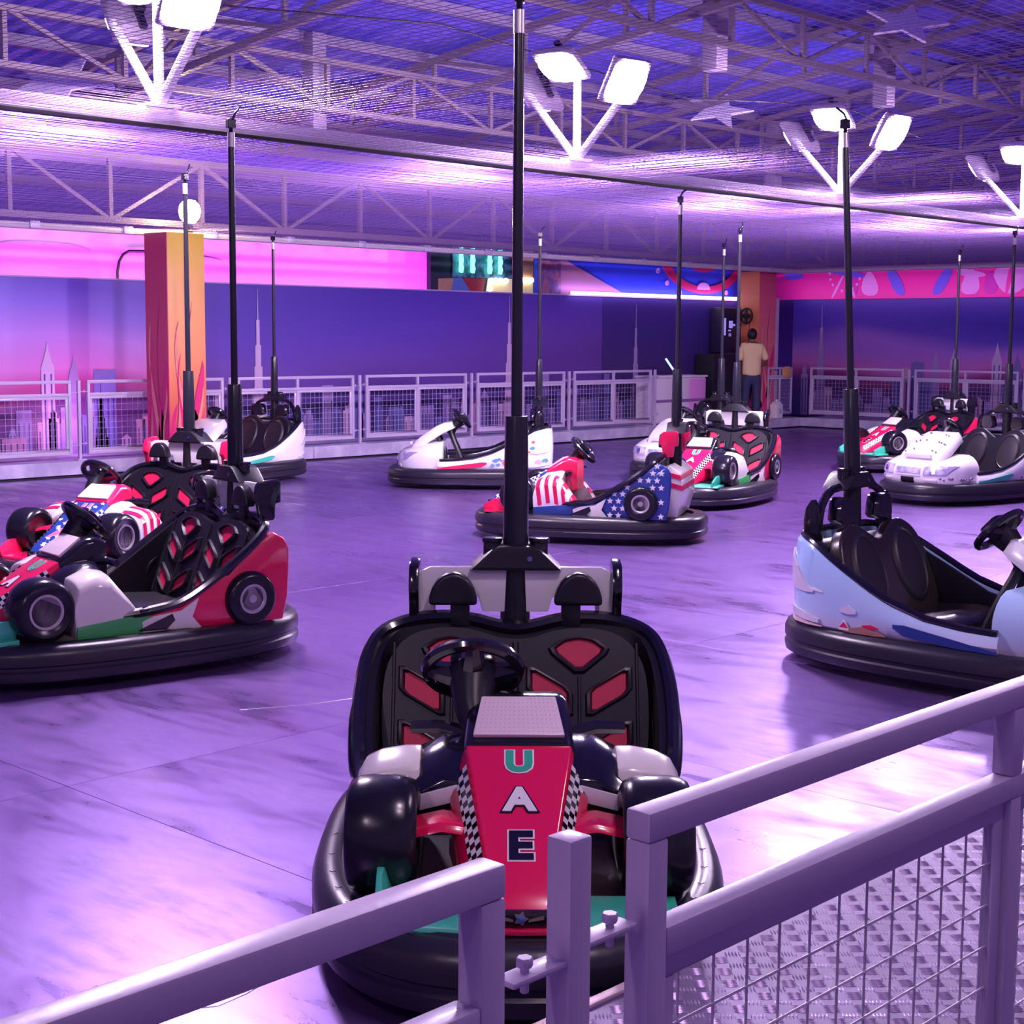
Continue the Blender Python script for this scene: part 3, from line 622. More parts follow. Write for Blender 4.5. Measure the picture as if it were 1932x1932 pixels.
# ------------------------------------------------------------------ the attendant
def skinned(name, pts, edges, rad, m, parent, root=0, lv=2):
    me = bpy.data.meshes.new(name); me.from_pydata(pts, edges, []); o = bpy.data.objects.new(name, me); C.objects.link(o)
    o.modifiers.new('skin', 'SKIN'); sv = me.skin_vertices[0].data
    for i, r in enumerate(rad): sv[i].radius = r if isinstance(r, tuple) else (r, r)
    sv[root].use_root = True
    s = o.modifiers.new('sub', 'SUBSURF'); s.levels = lv; s.render_levels = lv
    dg = bpy.context.evaluated_depsgraph_get(); nm = bpy.data.meshes.new_from_object(o.evaluated_get(dg))
    nm.name = name; bpy.data.objects.remove(o); bpy.data.meshes.remove(me); nm.shade_smooth()
    nm.materials.clear(); return obj(name, nm, m, parent)
pr = thing('person', 'person in a loose yellow shirt and dark jeans standing with back turned', 'person', (24.84, 17.38, .2), R(-42))
# local: faces +y (away from camera), x to the right
pts = [(0,0,.95),(0,0,1.12),(0,0,1.30),(0,0,1.42),(0,.0,1.50),(0,.03,1.56),(0,.04,1.63),(0,.03,1.70),
       (.18,0,1.40),(.27,.02,1.20),(.31,.10,1.06),(.16,.26,1.06),(.12,.30,1.05),
       (-.18,0,1.40),(-.24,.04,1.18),(-.20,.16,1.04),(-.12,.28,1.06),(-.09,.31,1.06),
       (.09,0,.88),(.10,0,.50),(.10,-.02,.09),(.10,.12,.04),(-.09,0,.88),(-.10,.02,.50),(-.10,0,.09),(-.10,.14,.04)]
ed = [(0,1),(1,2),(2,3),(3,4),(4,5),(5,6),(6,7),(3,8),(8,9),(9,10),(10,11),(11,12),(3,13),(13,14),(14,15),(15,16),(16,17),(0,18),(18,19),(19,20),(20,21),(0,22),(22,23),(23,24),(24,25)]
rd = [(.14,.10),(.14,.10),(.15,.10),(.12,.09),.055,(.07,.08),(.085,.10),(.07,.085),.06,.045,.04,.035,.03,.06,.045,.04,.035,.03,.085,.06,.045,.035,.085,.06,.045,.035]
skinned('body', pts, ed, rd, SKIN, pr)
SHIRT = mat('yellow_shirt', (.92,.68,.34), .7, bump=(14,.35)); JEAN = mat('dark_jeans', (.035,.035,.10), .7)
spt = [(0,0,.80),(0,0,.98),(0,0,1.16),(0,0,1.32),(0,0,1.43),(0,0,1.50),(.17,0,1.41),(.24,.01,1.27),(.285,.05,1.14),(-.17,0,1.41),(-.225,.02,1.26),(-.235,.07,1.13)]
sed = [(0,1),(1,2),(2,3),(3,4),(4,5),(3,6),(6,7),(7,8),(3,9),(9,10),(10,11)]
skinned('shirt', spt, sed, [(.205,.145),(.20,.14),(.195,.135),(.185,.125),(.12,.095),(.062,.062),(.085,.085),(.08,.08),(.085,.085),(.085,.085),(.08,.08),(.085,.085)], SHIRT, pr)
jpt = [(0,0,.96),(0,0,.86),(.095,0,.74),(.105,0,.50),(.105,-.01,.12),(-.095,0,.74),(-.105,.02,.50),(-.105,0,.12)]
skinned('jeans', jpt, [(0,1),(1,2),(2,3),(3,4),(1,5),(5,6),(6,7)], [(.17,.12),(.16,.12),(.105,.105),(.09,.09),(.085,.085),(.105,.105),(.09,.09),(.085,.085)], JEAN, pr)
bb = B()
rings = []
for i in range(9):
    t = i/8; z = 1.56 + .185*t; r = .098*math.sqrt(max(.02, 1-(2*t-.85)**2*.72)) if t < 1 else .03
    rings.append([(r*.95*math.cos(2*math.pi*j/14), .012 + r*1.05*math.sin(2*math.pi*j/14)*1.0, z + .01*math.sin(3*j)) for j in range(14)])
obj('hair', bb.loft(rings).mesh('hair'), mat('black_hair', (.008,.006,.012), .55), pr)
for s in (1, -1):
    obj('ear', B().lathe([(.001,-.008),(.022,-.006),(.026,0),(.018,.008),(.001,.006)], 8, lambda x,y,h: (s*(.088+h), .04+x*.7, 1.615+y)).mesh('ear'), SKIN, pr)
    obj('shoe', B().loft([rrect(.045, 0, .075, .03) and [(s*.10+y, x, z) for y, z in rrect(hw_, 0, hz, .03)] for x, hw_, hz in ((-.09,.036,.07),(-.03,.045,.09),(.08,.048,.07),(.16,.042,.05),(.19,.025,.035))]).mesh('shoe'), BLKM, pr)

# ================================================================== BUMPER CARS   (local: x forward, y left, z up)
BL, BW, BN = 1.05, .63, 2.6
def outline(o, n=72, L_=BL, W_=BW, e=BN):
    pts = []
    for i in range(n):
        a = 2*math.pi*i/n; c, s = math.cos(a), math.sin(a)
        pts.append(((L_+o)*math.copysign(abs(c)**(2/e), c), (W_+o)*math.copysign(abs(s)**(2/e), s)))
    return pts
def bumper_mesh():
    sec = [(-.03,.045),(-.006,.06),(0,.085),(0,.105),(-.010,.115),(-.010,.13),(0,.14),(0,.185),(-.012,.215),(-.04,.235),(-.075,.240),(-.088,.233),(-.10,.240),(-.125,.238),(-.135,.222),(-.135,.05)]
    rings = [[(x, y, z) for x, y in outline(o)] for o, z in sec]
    bb = B().loft(rings + [rings[0]], caps=False)
    return bb.mesh('bumper')
def diamonds():
    bb = B(); pts = outline(-.058, 120)
    for i in list(range(6, 30, 3)) + list(range(91, 115, 3)):
        x, y = pts[i]
        for r0, r1 in ((.012, .008),):
            a = [(x+dx*r0, y+dy*r0, .2415) for dx, dy in ((1,0),(0,1),(-1,0),(0,-1))]; b_ = [(x+dx*r1, y+dy*r1, .2425) for dx, dy in ((1,0),(0,1),(-1,0),(0,-1))]
            bb.add(a + b_, [(k, (k+1) % 4, 4+(k+1) % 4, 4+k) for k in range(4)])
    return bb.mesh('diamond_marks', smooth=False)
def wheel_tyre(r, w_):
    pr_ = [(r*.50,-w_*.40),(r*.62,-w_*.47),(r*.78,-w_*.5),(r*.90,-w_*.45),(r*.97,-w_*.33),(r,-w_*.15),(r,w_*.15),(r*.97,w_*.33),(r*.90,w_*.45),(r*.78,w_*.5),(r*.62,w_*.47),(r*.50,w_*.40)]
    return B().lathe(pr_, 28, lambda x, y, h: (x, h, y)).mesh('tyre')
def wheel_hub(r, w_, deep, s):
    d = .55 if deep else .10
    pr_ = [(r*.54,w_*.40),(r*.54,w_*.46),(r*.47,w_*.46),(r*.44,w_*(.46-d*.5)),(r*.36,w_*(.46-d)),(r*.16,w_*(.46-d)),(r*.15,w_*(.52-d)),(.001,w_*(.52-d))]
    return B().lathe(pr_, 24, lambda x, y, h: (x, s*h, y)).mesh('hub')
def steering(parent, y0, zc=.765, xc=.10):
    g = Vector((-.72, 0, .69)).normalized()      # wheel normal towards the driver
    u = Vector((0,1,0)); v = g.cross(u).normalized(); c = Vector((xc, y0, zc))
    key = 'st%.2f%.2f%.2f' % (y0, zc, xc)
    obj('steering_column', M(key+'c', lambda: B().tube([c - g*.23 + Vector((-.02,-y0*.25,-.03)), c - g*.14, c - g*.05, c - g*.015], [.05,.055,.072,.085], 12).mesh('steering_column')), BLKM, parent)
    w_ = obj('steering_wheel', M(key+'w', lambda: B().tube([c + (u*math.cos(a*math.pi/14)*.142 + v*math.sin(a*math.pi/14)*.136) for a in range(28)], .0215, 8, True).mesh('steering_wheel')), BLK, parent)
    def spk():
        bb = B()
        for a in (0, 180, 90):
            d = u*math.cos(R(a)) + v*math.sin(R(a))*-1
            bb.tube([c - g*.03 + d*.01, c - g*.016 + d*.07, c + d*.135], [.05,.04,.026], 8)
        return bb.mesh('spokes')
    obj('spokes', M(key+'s', spk), BLK, w_)
    rot = Matrix((u, v, g)).transposed()
    obj('hub_box', M(key+'h', lambda: B().box(c + g*.025, (.14,.12,.07), rot).mesh('hub_box', bevel=.022)), BLK, w_)
def pole_parts(parent, ztop, lean=0., x0=-.76):
    obj('pole_body', M('pbody', lambda: B().tube([(x0,0,.10),(x0,0,.78),(x0,0,.98)], [.055,.055,.048], 14).mesh('pole_body')), BLKM, parent)
    obj('pole_cowl', M('pcowl', lambda: B().loft([[(x0+x, y, z) for x, y in ((-.10,-hw_),(.07,-hw_),(.07,hw_),(-.10,hw_))] for hw_, z in ((.17,.955),(.15,.972),(.09,1.03),(.06,1.045))]).mesh('pole_cowl', bevel=.012)), BLKM, parent)
    for s in (1, -1): obj('cap', M('pcap%d' % s, lambda: B().cyl((x0-.01, s*.085, .99), (x0-.01, s*.085, 1.05), .034, n=14).cyl((x0-.01, s*.085, 1.05), (x0-.01, s*.085, 1.068), .038, n=14).mesh('cap', bevel=.004)), BLK, parent)
    T = lambda z: (x0 - lean*(z-1.0), 0, z)
    p = obj('pole_sleeve', M('psl%.2f' % lean, lambda: B().tube([T(1.0), T(1.25), T(1.51)], [.047,.045,.041], 14).mesh('pole_sleeve', bevel=.003)), POLE, parent)
    k = '%.2f%.2f' % (ztop, lean)
    obj('pole_tube', M('ptu'+k, lambda: B().cyl(T(1.50), T(ztop-.17), .0205, .018, n=12).mesh('pole_tube')), POLE, parent)
    obj('pole_ferrule', M('pfe'+k, lambda: B().cyl(T(ztop-.18), T(ztop-.10), .020, n=12).mesh('pole_ferrule')), SILV, parent)
    def contact():
        bb = B().cyl(T(ztop-.10), T(ztop-.02), .012, n=8); a = Vector(T(ztop-.05))
        bb.box(a, (.05,.035,.05)); bb.tube([a+Vector((0,.02,.02)), a+Vector((-.02,.02,.06)), a+Vector((-.06,.0,.045+.05))], .008, 6)
        return bb.mesh('contact_brush', bevel=.003, seg=1)
    obj('contact_brush', M('pco'+k, contact), BLK, parent)
    obj('bolt', M('pbolt', lambda: B().cyl((x0+.05,.05,.99), (x0+.075,.05,1.0), .010, n=8).mesh('bolt')), CHRM, parent)
_TXT = {}
def text_mesh(ch, size, off, th):
    k = (ch, size, off, th)
    if k not in _TXT:
        cu = bpy.data.curves.new('t', 'FONT'); cu.body = ch; cu.size = size; cu.offset = off; cu.extrude = th; cu.align_x = 'CENTER'; cu.align_y = 'CENTER'; cu.resolution_u = 3
        o = bpy.data.objects.new('t', cu); C.objects.link(o); bpy.context.view_layer.update()
        me = bpy.data.meshes.new_from_object(o.evaluated_get(bpy.context.evaluated_depsgraph_get())); bpy.data.objects.remove(o)
        me.materials.clear(); _TXT[k] = me
    return _TXT[k]
NOSE = [(.36,.605,.160,.195,.32),(.48,.540,.140,.186,.30),(.62,.465,.116,.168,.285),(.76,.395,.095,.146,.27),(.88,.338,.080,.122,.255),(.925,.300,.074,.100,.25)]
def nose_at(x):
    for a, b_ in zip(NOSE, NOSE[1:]):
        if a[0] <= x <= b_[0]:
            t = (x-a[0])/(b_[0]-a[0]); return [p+(q-p)*t for p, q in zip(a, b_)]
    return NOSE[-1]
def cham(x): return .058 if x > .46 else .020 + (x-.36)*.38
def nose_mesh():
    rings = []
    for x, zt, ht, hb, zb in NOSE:
        c_ = cham(x) if x < .9 else .03; zl = max(zb+.01, zt-.075)
        rings.append([(x, ht-.004, zt), (x, -ht+.004, zt), (x, -ht-c_, zl), (x, -ht-c_-.004, zb), (x, ht+c_+.004, zb), (x, ht+c_, zl)])
    return B().loft(rings).mesh('nose', bevel=.005)
def checker_mesh(s):
    bb = B(); nx, nz = 24, 4; x0, x1 = .44, .872
    P = []
    for i in range(nx+1):
        x = x0 + (x1-x0)*i/nx; _, zt, ht, hb, zb = nose_at(x); c_ = cham(x); zl = max(zb+.01, zt-.075); row = []
        for j in range(nz+1):
            t = .06 + .90*j/nz; row.append((x - .007*j + .003, s*(ht + c_*t + .004), zt + (zl-zt)*t + .004))
        P.append(row)
    vs = [p for r in P for p in r]; fs = []; mi = []
    for i in range(nx):
        for j in range(nz):
            a = i*(nz+1)+j; fs.append((a, a+1, a+nz+2, a+nz+1)); mi.append((i+j) % 2)
    bb.add(vs, fs, mi); return bb.mesh('checker_strip', smooth=False)
SEAT_O = [(0,0),(.40,0),(.455,.06),(.47,.20),(.468,.36),(.445,.45),(.39,.52),(.31,.552),(.20,.557),(.12,.540),(.05,.515)]
def seat_fn(a, w_, d):      # a across, w up the back, d out of the front face
    t = R(22); bx, bz = -.43, .24
    return (bx - w_*math.sin(t) + d*math.cos(t), a, bz + w_*math.cos(t) + d*math.sin(t))
def inset_polys():
    out = []
    for y0 in (.225, -.225):
        out.append(rcorner([(y0-.085,.475),(y0-.045,.505),(y0,.513),(y0+.045,.505),(y0+.085,.475),(y0,.405)], .15))
        for s in (1, -1):
            for dz in (0, -.19):
                p = [(y0+s*.165,.40+dz),(y0+s*.045,.33+dz),(y0+s*.045,.255+dz),(y0+s*.165,.325+dz)]
                out.append(rcorner(p))
    return out
def seat_mesh():
    half = SEAT_O; full = half + [(-a, w_) for a, w_ in half[::-1]][:-1]
    full = chaikin(full[1:], 1)
    bb = B().prism(full, seat_fn, -.05, .02)
    for poly in inset_polys():
        cx = sum(p[0] for p in poly)/len(poly); cz = sum(p[1] for p in poly)/len(poly); n = len(poly)
        def sc(k, d): return [seat_fn(cx+(a-cx)*k, cz+(w_-cz)*k, d) for a, w_ in poly]
        r0 = [seat_fn(cx + (a-cx)*1.42, cz + (w_-cz)*1.42, .018) for a, w_ in poly]
        bb.loft([r0, sc(1.30, .038), sc(1.14, .040), sc(1.0, .022)], caps=False)
    for a in (0, .225, -.225, .43, -.43):
        bb.tube([seat_fn(a, .05, .022), seat_fn(a, .5 if a in (0,.43,-.43) else .38, .022)], .012 if a == 0 else .006, 6)
    return bb.mesh('backrest')
def inset_mesh(i):
    return B().prism(inset_polys()[i], seat_fn, .018, .0235).mesh('seat_inset', smooth=False)
RIM = [(.16,.455,.33),(.02,.485,.345),(-.14,.515,.375),(-.30,.535,.47),(-.46,.54,.575),(-.60,.525,.675),(-.68,.485,.735),(-.715,.39,.770),(-.72,.27,.785),(-.71,.16,.777),(-.695,.06,.752),(-.69,0,.745)]
def rim_mesh():
    p = RIM + [(x,-y,z) for x, y, z in RIM[::-1][1:]]
    return B().tube(chaikin(p, 2, False), .026, 8).mesh('cockpit_rim')
def tub_mesh():
    p = chaikin(RIM + [(x,-y,z) for x, y, z in RIM[::-1][1:]], 1, False); bb = B(); rings = []
    for x, y, z in p:
        k = .88
        bx = -.50 + (x+.50)*.6 if x < -.5 else x
        rings.append([(x, y*1.0, z), (x*.985, y*.91, z-.005), (bx*.97, y*.875, .225), (bx, y*.92, .225)])
    return bb.loft(rings).mesh('cockpit_tub')
SIDEP = [(.10,.225),(-.10,.225),(-.50,.225),(-.76,.225),(-.79,.36),(-.80,.52),(-.80,.62),(-.77,.68),(-.70,.715),(-.60,.665),(-.46,.56),(-.30,.45),(-.14,.355),(.06,.325),(.10,.29)]
def syo(x): return max(0., min(.07, (x+.18)*.22))
def side_mesh(s):
    n = len(SIDEP); ins = [(a, b_) for a, b_ in SIDEP]
    bb = B()
    ring = lambda d, k: [( -.4+(a+.4)*k, s*(d-syo(a)), .42+(b_-.42)*k) for a, b_ in SIDEP]
    bb.loft([ring(.505,1.), ring(.522,1.), ring(.532,.97)])
    return bb.mesh('side_panel', bevel=.008, seg=1)
def kart(label, x, y, deg, sch, ztop=3.03, group=None, lean=0.):
    c = thing('bumper_car', label, 'bumper car', (x, y, 0), R(deg), group)
    b_ = obj('bumper', M('bumper', bumper_mesh), RUB, c); obj('diamond_marks', M('diam', diamonds), BLK, b_)
    obj('chassis', M('chassis', lambda: B().prism(outline(-.12), XY, .06, .215).mesh('chassis')), BLKM, c)
    n = obj('nose', M('nose', nose_mesh), sch['nose'], c)
    for s in (1, -1): obj('checker_strip', M('chk%d' % s, lambda: checker_mesh(s)), sch['chk'], n)
    if sch.get('stars'):
        rr = random.Random(2); sl = math.atan2(.075, .14)
        for i in range(26):
            xx = .39 + .5*(i/26); _, zt, ht, hb, zb = nose_at(xx); yy = rr.uniform(-.85,.85)*ht
            obj('printed_star', M('star1', lambda: B().prism(star_poly(.020, .45, 90), XY, 0, .002).mesh('printed_star', smooth=False)), WHT, n, (xx, yy, zt+.0035), (0, sl, rr.uniform(0,1)))
    for (ch, mi, mo), xx, hgt in zip(sch['letters'], (.440,.575,.735), (.112,.122,.140)):
        _, zt, ht, hb, zb = nose_at(xx); tilt = math.atan2(.075, .14)
        q = Matrix(((0,-math.cos(tilt),math.sin(tilt)),(1,0,0),(0,math.sin(tilt),math.cos(tilt))))
        e = q.to_euler()
        o1 = obj('letter', text_mesh(ch, hgt, .0058, .0014), mi, n, (xx, 0, zt+.0045), e)
        obj('letter_outline', text_mesh(ch, hgt, .0108, .001), mo, o1, (0, 0, -.0018))
    # dash cowl and display
    dc = obj('dash_cowl', M('dash', lambda: B().loft([[(xx, yy, zz) for yy, zz in rrect(hw_, z0, z1, .035)] for xx, hw_, z0, z1 in ((.10,.140,.42,.690),(.16,.150,.40,.712),(.225,.155,.38,.706),(.375,.166,.34,.606))]).mesh('dash_cowl')), sch['cowl'], c)
    def disp():
        q = [(.238,.112,.712),(.238,-.112,.712),(.366,-.136,.626),(.366,.136,.626)]
        nrm = Vector((.56,0,.83)); bb = B()
        bb.loft([[Vector(p)-nrm*.012 for p in q], [Vector(p)+nrm*.004 for p in q]]); return bb.mesh('display', bevel=.005)
    dp = obj('display', M('disp', disp), DISP, dc)
    def dots():
        bb = B()
        for i in range(9):
            for j in range(17):
                t = (i+.7)/9.4; hw_ = .112+.024*t; xx = .238+.128*t; zz = .712-.086*t; yy = (j-8)/8.*hw_*.86
                p = Vector((xx, yy, zz)) + Vector((.56,0,.83))*.0046
                bb.add([p+Vector((dx*.0022, dy*.0022, -dx*.0015)) for dx, dy in ((1,0),(0,1),(-1,0),(0,-1))], [(0,1,2,3)])
        return bb.mesh('display_dots', smooth=False)
    obj('display_dots', M('dispd', dots), mat('display_dot', (.55,.42,.46), .5), dp)
    for s in (1, -1):
        obj('grab_handle', M('grab%d' % s, lambda: B().tube([(.20,s*.14,.575),(.17,s*.19,.59),(.14,s*.24,.595),(.13,s*.33,.59)], [.03,.024,.022,.020], 8).mesh('grab_handle')), BLK, c)
        # arm between dash and fender, with its lamp
        a = obj('fender_arm', M('farm%d' % s, lambda: B().loft([[(xx, s*yy, zz) for xx, zz in ((.20,.38),(.20,zt-.01),(.24,zt),(.36,zt-.02),(.455,zt-.085),(.455,.40))] for yy, zt in ((.14,.60),(.22,.60),(.31,.555))]).mesh('fender_arm', bevel=.008)), sch['arm'], c)
        obj('running_lamp', M('rl%d' % s, lambda: B().prism([(s*.175,.455),(s*.295,.425),(s*.305,.470),(s*.175,.505)], YZ, .452, .462).mesh('running_lamp', bevel=.004)), LAMPGL, a)
        def fend():
            rings = []
            for yy, k in ((.29,1.),(.34,1.),(.41,.965),(.455,.90),(.478,.78)):
                rings.append([(xx, s*yy, .225+(zz-.225)*k) for xx, zz in ((.42,.235),(.43,.44),(.40,.535),(.30,.575),(.22,.560),(.12,.43),(.03,.30),(.03,.235))])
            return B().loft(rings).mesh('fender', bevel=.010)
        f = obj('fender', M('fend%d' % s, fend), sch['fender'], c)
        obj('fender_band', M('fband%d' % s, lambda: B().prism([(.42,.228),(.42,.30),(.25,.315),(.05,.335),(-.02,.30),(-.02,.228)], lambda a, q, d: (a, s*d, q), .470, .486).mesh('fender_band', bevel=.004)), sch['band'], f)
        if sch.get('stripes'):
            def strp():
                bb = B()
                for k in range(5):
                    for i, (yy, kk) in enumerate(((.29,1.),(.34,1.),(.41,.965),(.455,.90))):
                        y2, k2 = ((.34,1.),(.41,.965),(.455,.90),(.480,.78))[i]
                        xa = .40 - k*.075; xb = xa-.036
                        def top(xx, kq): 
                            pts = ((.03,.30),(.12,.43),(.22,.560),(.30,.575),(.40,.535),(.43,.44))
                            for (p, q), (r_, t_) in zip(pts, pts[1:]):
                                if p <= xx <= r_: zz = q+(t_-q)*(xx-p)/(r_-p)
                            return .225+(zz-.225)*kq + .004
                        bb.add([(xa, s*yy, top(xa,kk)), (xb, s*yy, top(xb,kk)), (xb, s*y2, top(xb,k2)), (xa, s*y2, top(xa,k2))], [(0,1,2,3)])
                    xa = .40 - k*.075; xb = xa-.036
                    bb.add([(xa, s*.4815, top(xa,.78)), (xb, s*.4815, top(xb,.78)), (xb-.02, s*.4815, max(.24, top(xb,.78)-.16)), (xa-.02, s*.4815, max(.24, top(xa,.78)-.16))], [(0,1,2,3)])
                return bb.mesh('stripe_print', smooth=False)
            obj('stripe_print', M('strp%d' % s, strp), RED, f)
        obj('suspension_wing', M('susp%d' % s, lambda: B().loft([[(xx, s*yy, zz) for xx, zz in ((.50,zc-.02),(.50,zc+.02),(.60,zc+.012),(.62,zc-.012))] for yy, zc in ((.15,.415),(.22,.425),(.31,.405))]).mesh('suspension_wing', bevel=.008)), sch['wing2'], c)
        t = obj('front_wheel', M('ftyre', lambda: wheel_tyre(.168, .20)), TYR, c); t.location = (.575, s*.385, .395)
        obj('hub', M('fhub%d' % s, lambda: wheel_hub(.168, .20, True, s)), SILV, t)
        t = obj('rear_wheel', M('rtyre', lambda: wheel_tyre(.150, .105)), TYR, c); t.location = (-.545, s*.530, .365)
        obj('hub', M('rhub%d' % s, lambda: wheel_hub(.150, .105, False, s)), SILV, t)
        sp_ = obj('side_panel', M('side%d' % s, lambda: side_mesh(s)), sch['side'], c)
        obj('sill_flash', M('flash%d' % s, lambda: B().prism([(.08,.228),(.08,.285),(.0,.318),(-.14,.338),(-.24,.40),(-.20,.30),(-.26,.228)], lambda a, q, d: (a, s*(d-syo(a)), q), .531, .540).mesh('sill_flash', bevel=.003)), sch['flash'], sp_)
        obj('sill_mark', M('smark%d' % s, lambda: B().prism([(.10,.243),(-.09,.325),(-.105,.29),(-.06,.245)], lambda a, q, d: (a, s*(d-syo(a)), q), .541, .544).mesh('sill_mark', smooth=False)), BLK, sp_)
        if sch.get('stars'):
            inside = lambda px, pz: pz > .25 and pz < .315 + max(0, (-.10-px))*.66 and px < -.19 and px > -.77
            for i in range(8):
                for j in range(8):
                    px = -.20 - i*.074 + (.037 if j % 2 else 0); pz = .258 + j*.062
                    if inside(px, pz) and ((px+.545)**2 + (pz-.365)**2 > .165**2) and not (px > -.26 and pz < .36):
                        obj('printed_star', M('star2', lambda: B().prism(star_poly(.030, .45, 90), XZ, -.0015, .0015).mesh('printed_star', smooth=False)), WHT, sp_, (px, s*.5345, pz))
        obj('step', M('step%d' % s, lambda: B().box((-.02, s*.47, .352), (.20, .07, .018)).box((-.02, s*.475, .362), (.16, .02, .02)).mesh('step', bevel=.004)), BLK, c)
        obj('fin', M('fin%d' % s, lambda: B().loft([[(xx, s*(yy+dy), zz) for xx, dy in ((.70,-.02),(.70,.02),(.90,.012),(.90,-.012))] for yy, zz in ((.36,.25),(.375,.30))] + [[(xx, s*(.38+dy), .355) for xx, dy in ((.72,-.012),(.72,.012),(.80,.008),(.80,-.008))]]).mesh('fin', bevel=.006)), sch['wing'], c)
        obj('end_plate', M('endp%d' % s, lambda: B().prism(rcorner([(-.835,.855),(-.835,.975),(-.80,.99),(-.69,.975),(-.665,.88),(-.69,.855),(-.705,.76),(-.795,.76),(-.80,.855)], .12), XZ, s*.348, s*.385).mesh('end_plate', bevel=.01)), sch['endp'], c)
        hr = obj('headrest', M('hr%d' % s, lambda: B().prism([(s*.225 + .088*math.cos(R(a)), .835 + .118*math.sin(R(a))) for a in range(0, 181, 15)] , YZ, -.715, -.65).mesh('headrest', bevel=.016, seg=3)), BLKM, c)
        obj('headrest_stalk', M('hrs%d' % s, lambda: B().box((-.70, s*.20, .80), (.03,.07,.09)).mesh('headrest_stalk', bevel=.005)), BLKM, hr)
    obj('front_wing', M('fwing', lambda: B().loft([[(.70,y_,.235),(.70,y_,.262),(.93-.12*abs(y_),y_,.255),(.94-.12*abs(y_),y_,.235)] for y_ in (-.43,-.38,-.2,0,.2,.38,.43)]).mesh('front_wing', bevel=.005)), sch['wing'], c)
    em = obj('badge_strip', M('emb', lambda: B().box((.935, 0, .288), (.02, .15, .042)).mesh('badge_strip', bevel=.006)), BLK, c)
    obj('badge', M('badge', lambda: B().prism(star_poly(.020, .6, 0)[:], YZ, .944, .948).prism([(.02,-.003),(.06,.008),(.06,-.002),(.02,-.009)], YZ, .944, .947).prism([(-.02,-.003),(-.06,.008),(-.06,-.002),(-.02,-.009)], YZ, .944, .947).mesh('badge', smooth=False)), mat('badge_gold', (.7,.55,.25), .3, metal=.8), em, loc=(.002, 0, .290))
    obj('badge_stone', M('bstone', lambda: B().lathe([(.013,0),(.012,.004),(.001,.006)], 10, lambda x_, y_, h: (.950+h, x_, y_)).mesh('badge_stone')), mat('stone_blue', (.2,.3,.6), .1, metal=.6), em, loc=(.001, 0, .290))
    obj('front_lip', M('flip', lambda: B().box((.935, 0, .254), (.04,.18,.016)).mesh('front_lip', bevel=.005)), sch['lip'], c)
    # cockpit
    obj('cockpit_tub', M('tub', tub_mesh), BLKM, c); obj('cockpit_rim', M('rim', rim_mesh), BLK, c)
    bk = obj('backrest', M('seat', seat_mesh), SEATM, c)
    for i in range(10): obj('seat_inset', M('ins%d' % i, lambda: inset_mesh(i)), INSET, bk)
    obj('seat_cushion', M('cush', lambda: B().loft([[(x_, y_, z_) for y_, z_ in rrect(.43, .21, zt, .04)] for x_, zt in ((-.50,.285),(-.40,.29),(-.15,.31),(-.06,.295),(-.03,.26))]).mesh('seat_cushion')), SEATM, c)
    obj('tail', M('tail', lambda: B().prism([(-.66,.225),(-.68,.66),(-.76,.69),(-.86,.62),(-.885,.42),(-.83,.225)], XZ, -.38, .38).mesh('tail', bevel=.02)), sch['tail'], c)
    if sch.get('stripes'):
        obj('tail_stripes', M('tstr', lambda: B().prism([(-.862,.605),(-.70,.645),(-.70,.605),(-.868,.565)], XZ, -.386, .386).prism([(-.877,.515),(-.70,.56),(-.70,.52),(-.882,.475)], XZ, -.386, .386).mesh('tail_stripes', smooth=False)), RED, c)
    obj('headrest_panel', M('hpan', lambda: B().prism([(-.35,.80),(-.35,.945),(-.31,.965),(.31,.965),(.35,.945),(.35,.80),(.29,.80),(.285,.855),(.135,.855),(.12,.80),(-.12,.80),(-.135,.855),(-.285,.855),(-.29,.80)], YZ, -.755, -.725).mesh('headrest_panel', bevel=.006)), sch['panel'], c)
    steering(c, -.14)
    pole_parts(c, ztop, lean)
    return c
UL = mat('letter_green', (.04,.45,.26), .3); 
UAE = dict(nose=RED, chk=[WHT, BLK], letters=[('U', UL, WHT), ('A', WHT, BLK), ('E', BLK, WHT)], cowl=BLK, arm=BLK, fender=CRM, band=GRN, wing2=RED, side=RED, flash=CRM, wing=TEAL, endp=BLK, lip=RED, tail=CRM, panel=WHT)
USA = dict(nose=BLUE, chk=[WHT, BLUE], letters=[('U', PINKL, WHT), ('S', PINKL, WHT), ('A', PINKL, WHT)], cowl=RED, arm=WHT, fender=WHT, band=BLUE, wing2=RED, side=BLUE, flash=CRM, wing=RED, endp=RED, lip=RED, tail=CRM, panel=WHT, stars=1, stripes=1)
kart('red nosed racing bumper car lettered UAE, front on, behind the near fence', 3.525, 3.335, 224.2, UAE)
kart('red, white and green racing bumper car seen broadside from its left side', 4.610, 7.425, 172.3, UAE, 3.02)
kart('stars and stripes racing bumper car parked behind the red and green one', 6.26, 9.895, 197.8, USA, 3.03)
kart('navy starred racing bumper car with red headrest plate and striped tail', 10.581, 9.114, 119.3, USA, 3.03)
kart('red and white racing bumper car just behind the navy starred car', 13.791, 10.161, 195.2, UAE, 3.03)
kart('red nosed racing bumper car behind the white dotted car by the short mural', 19.238, 10.814, 159.1, UAE, 3.03)

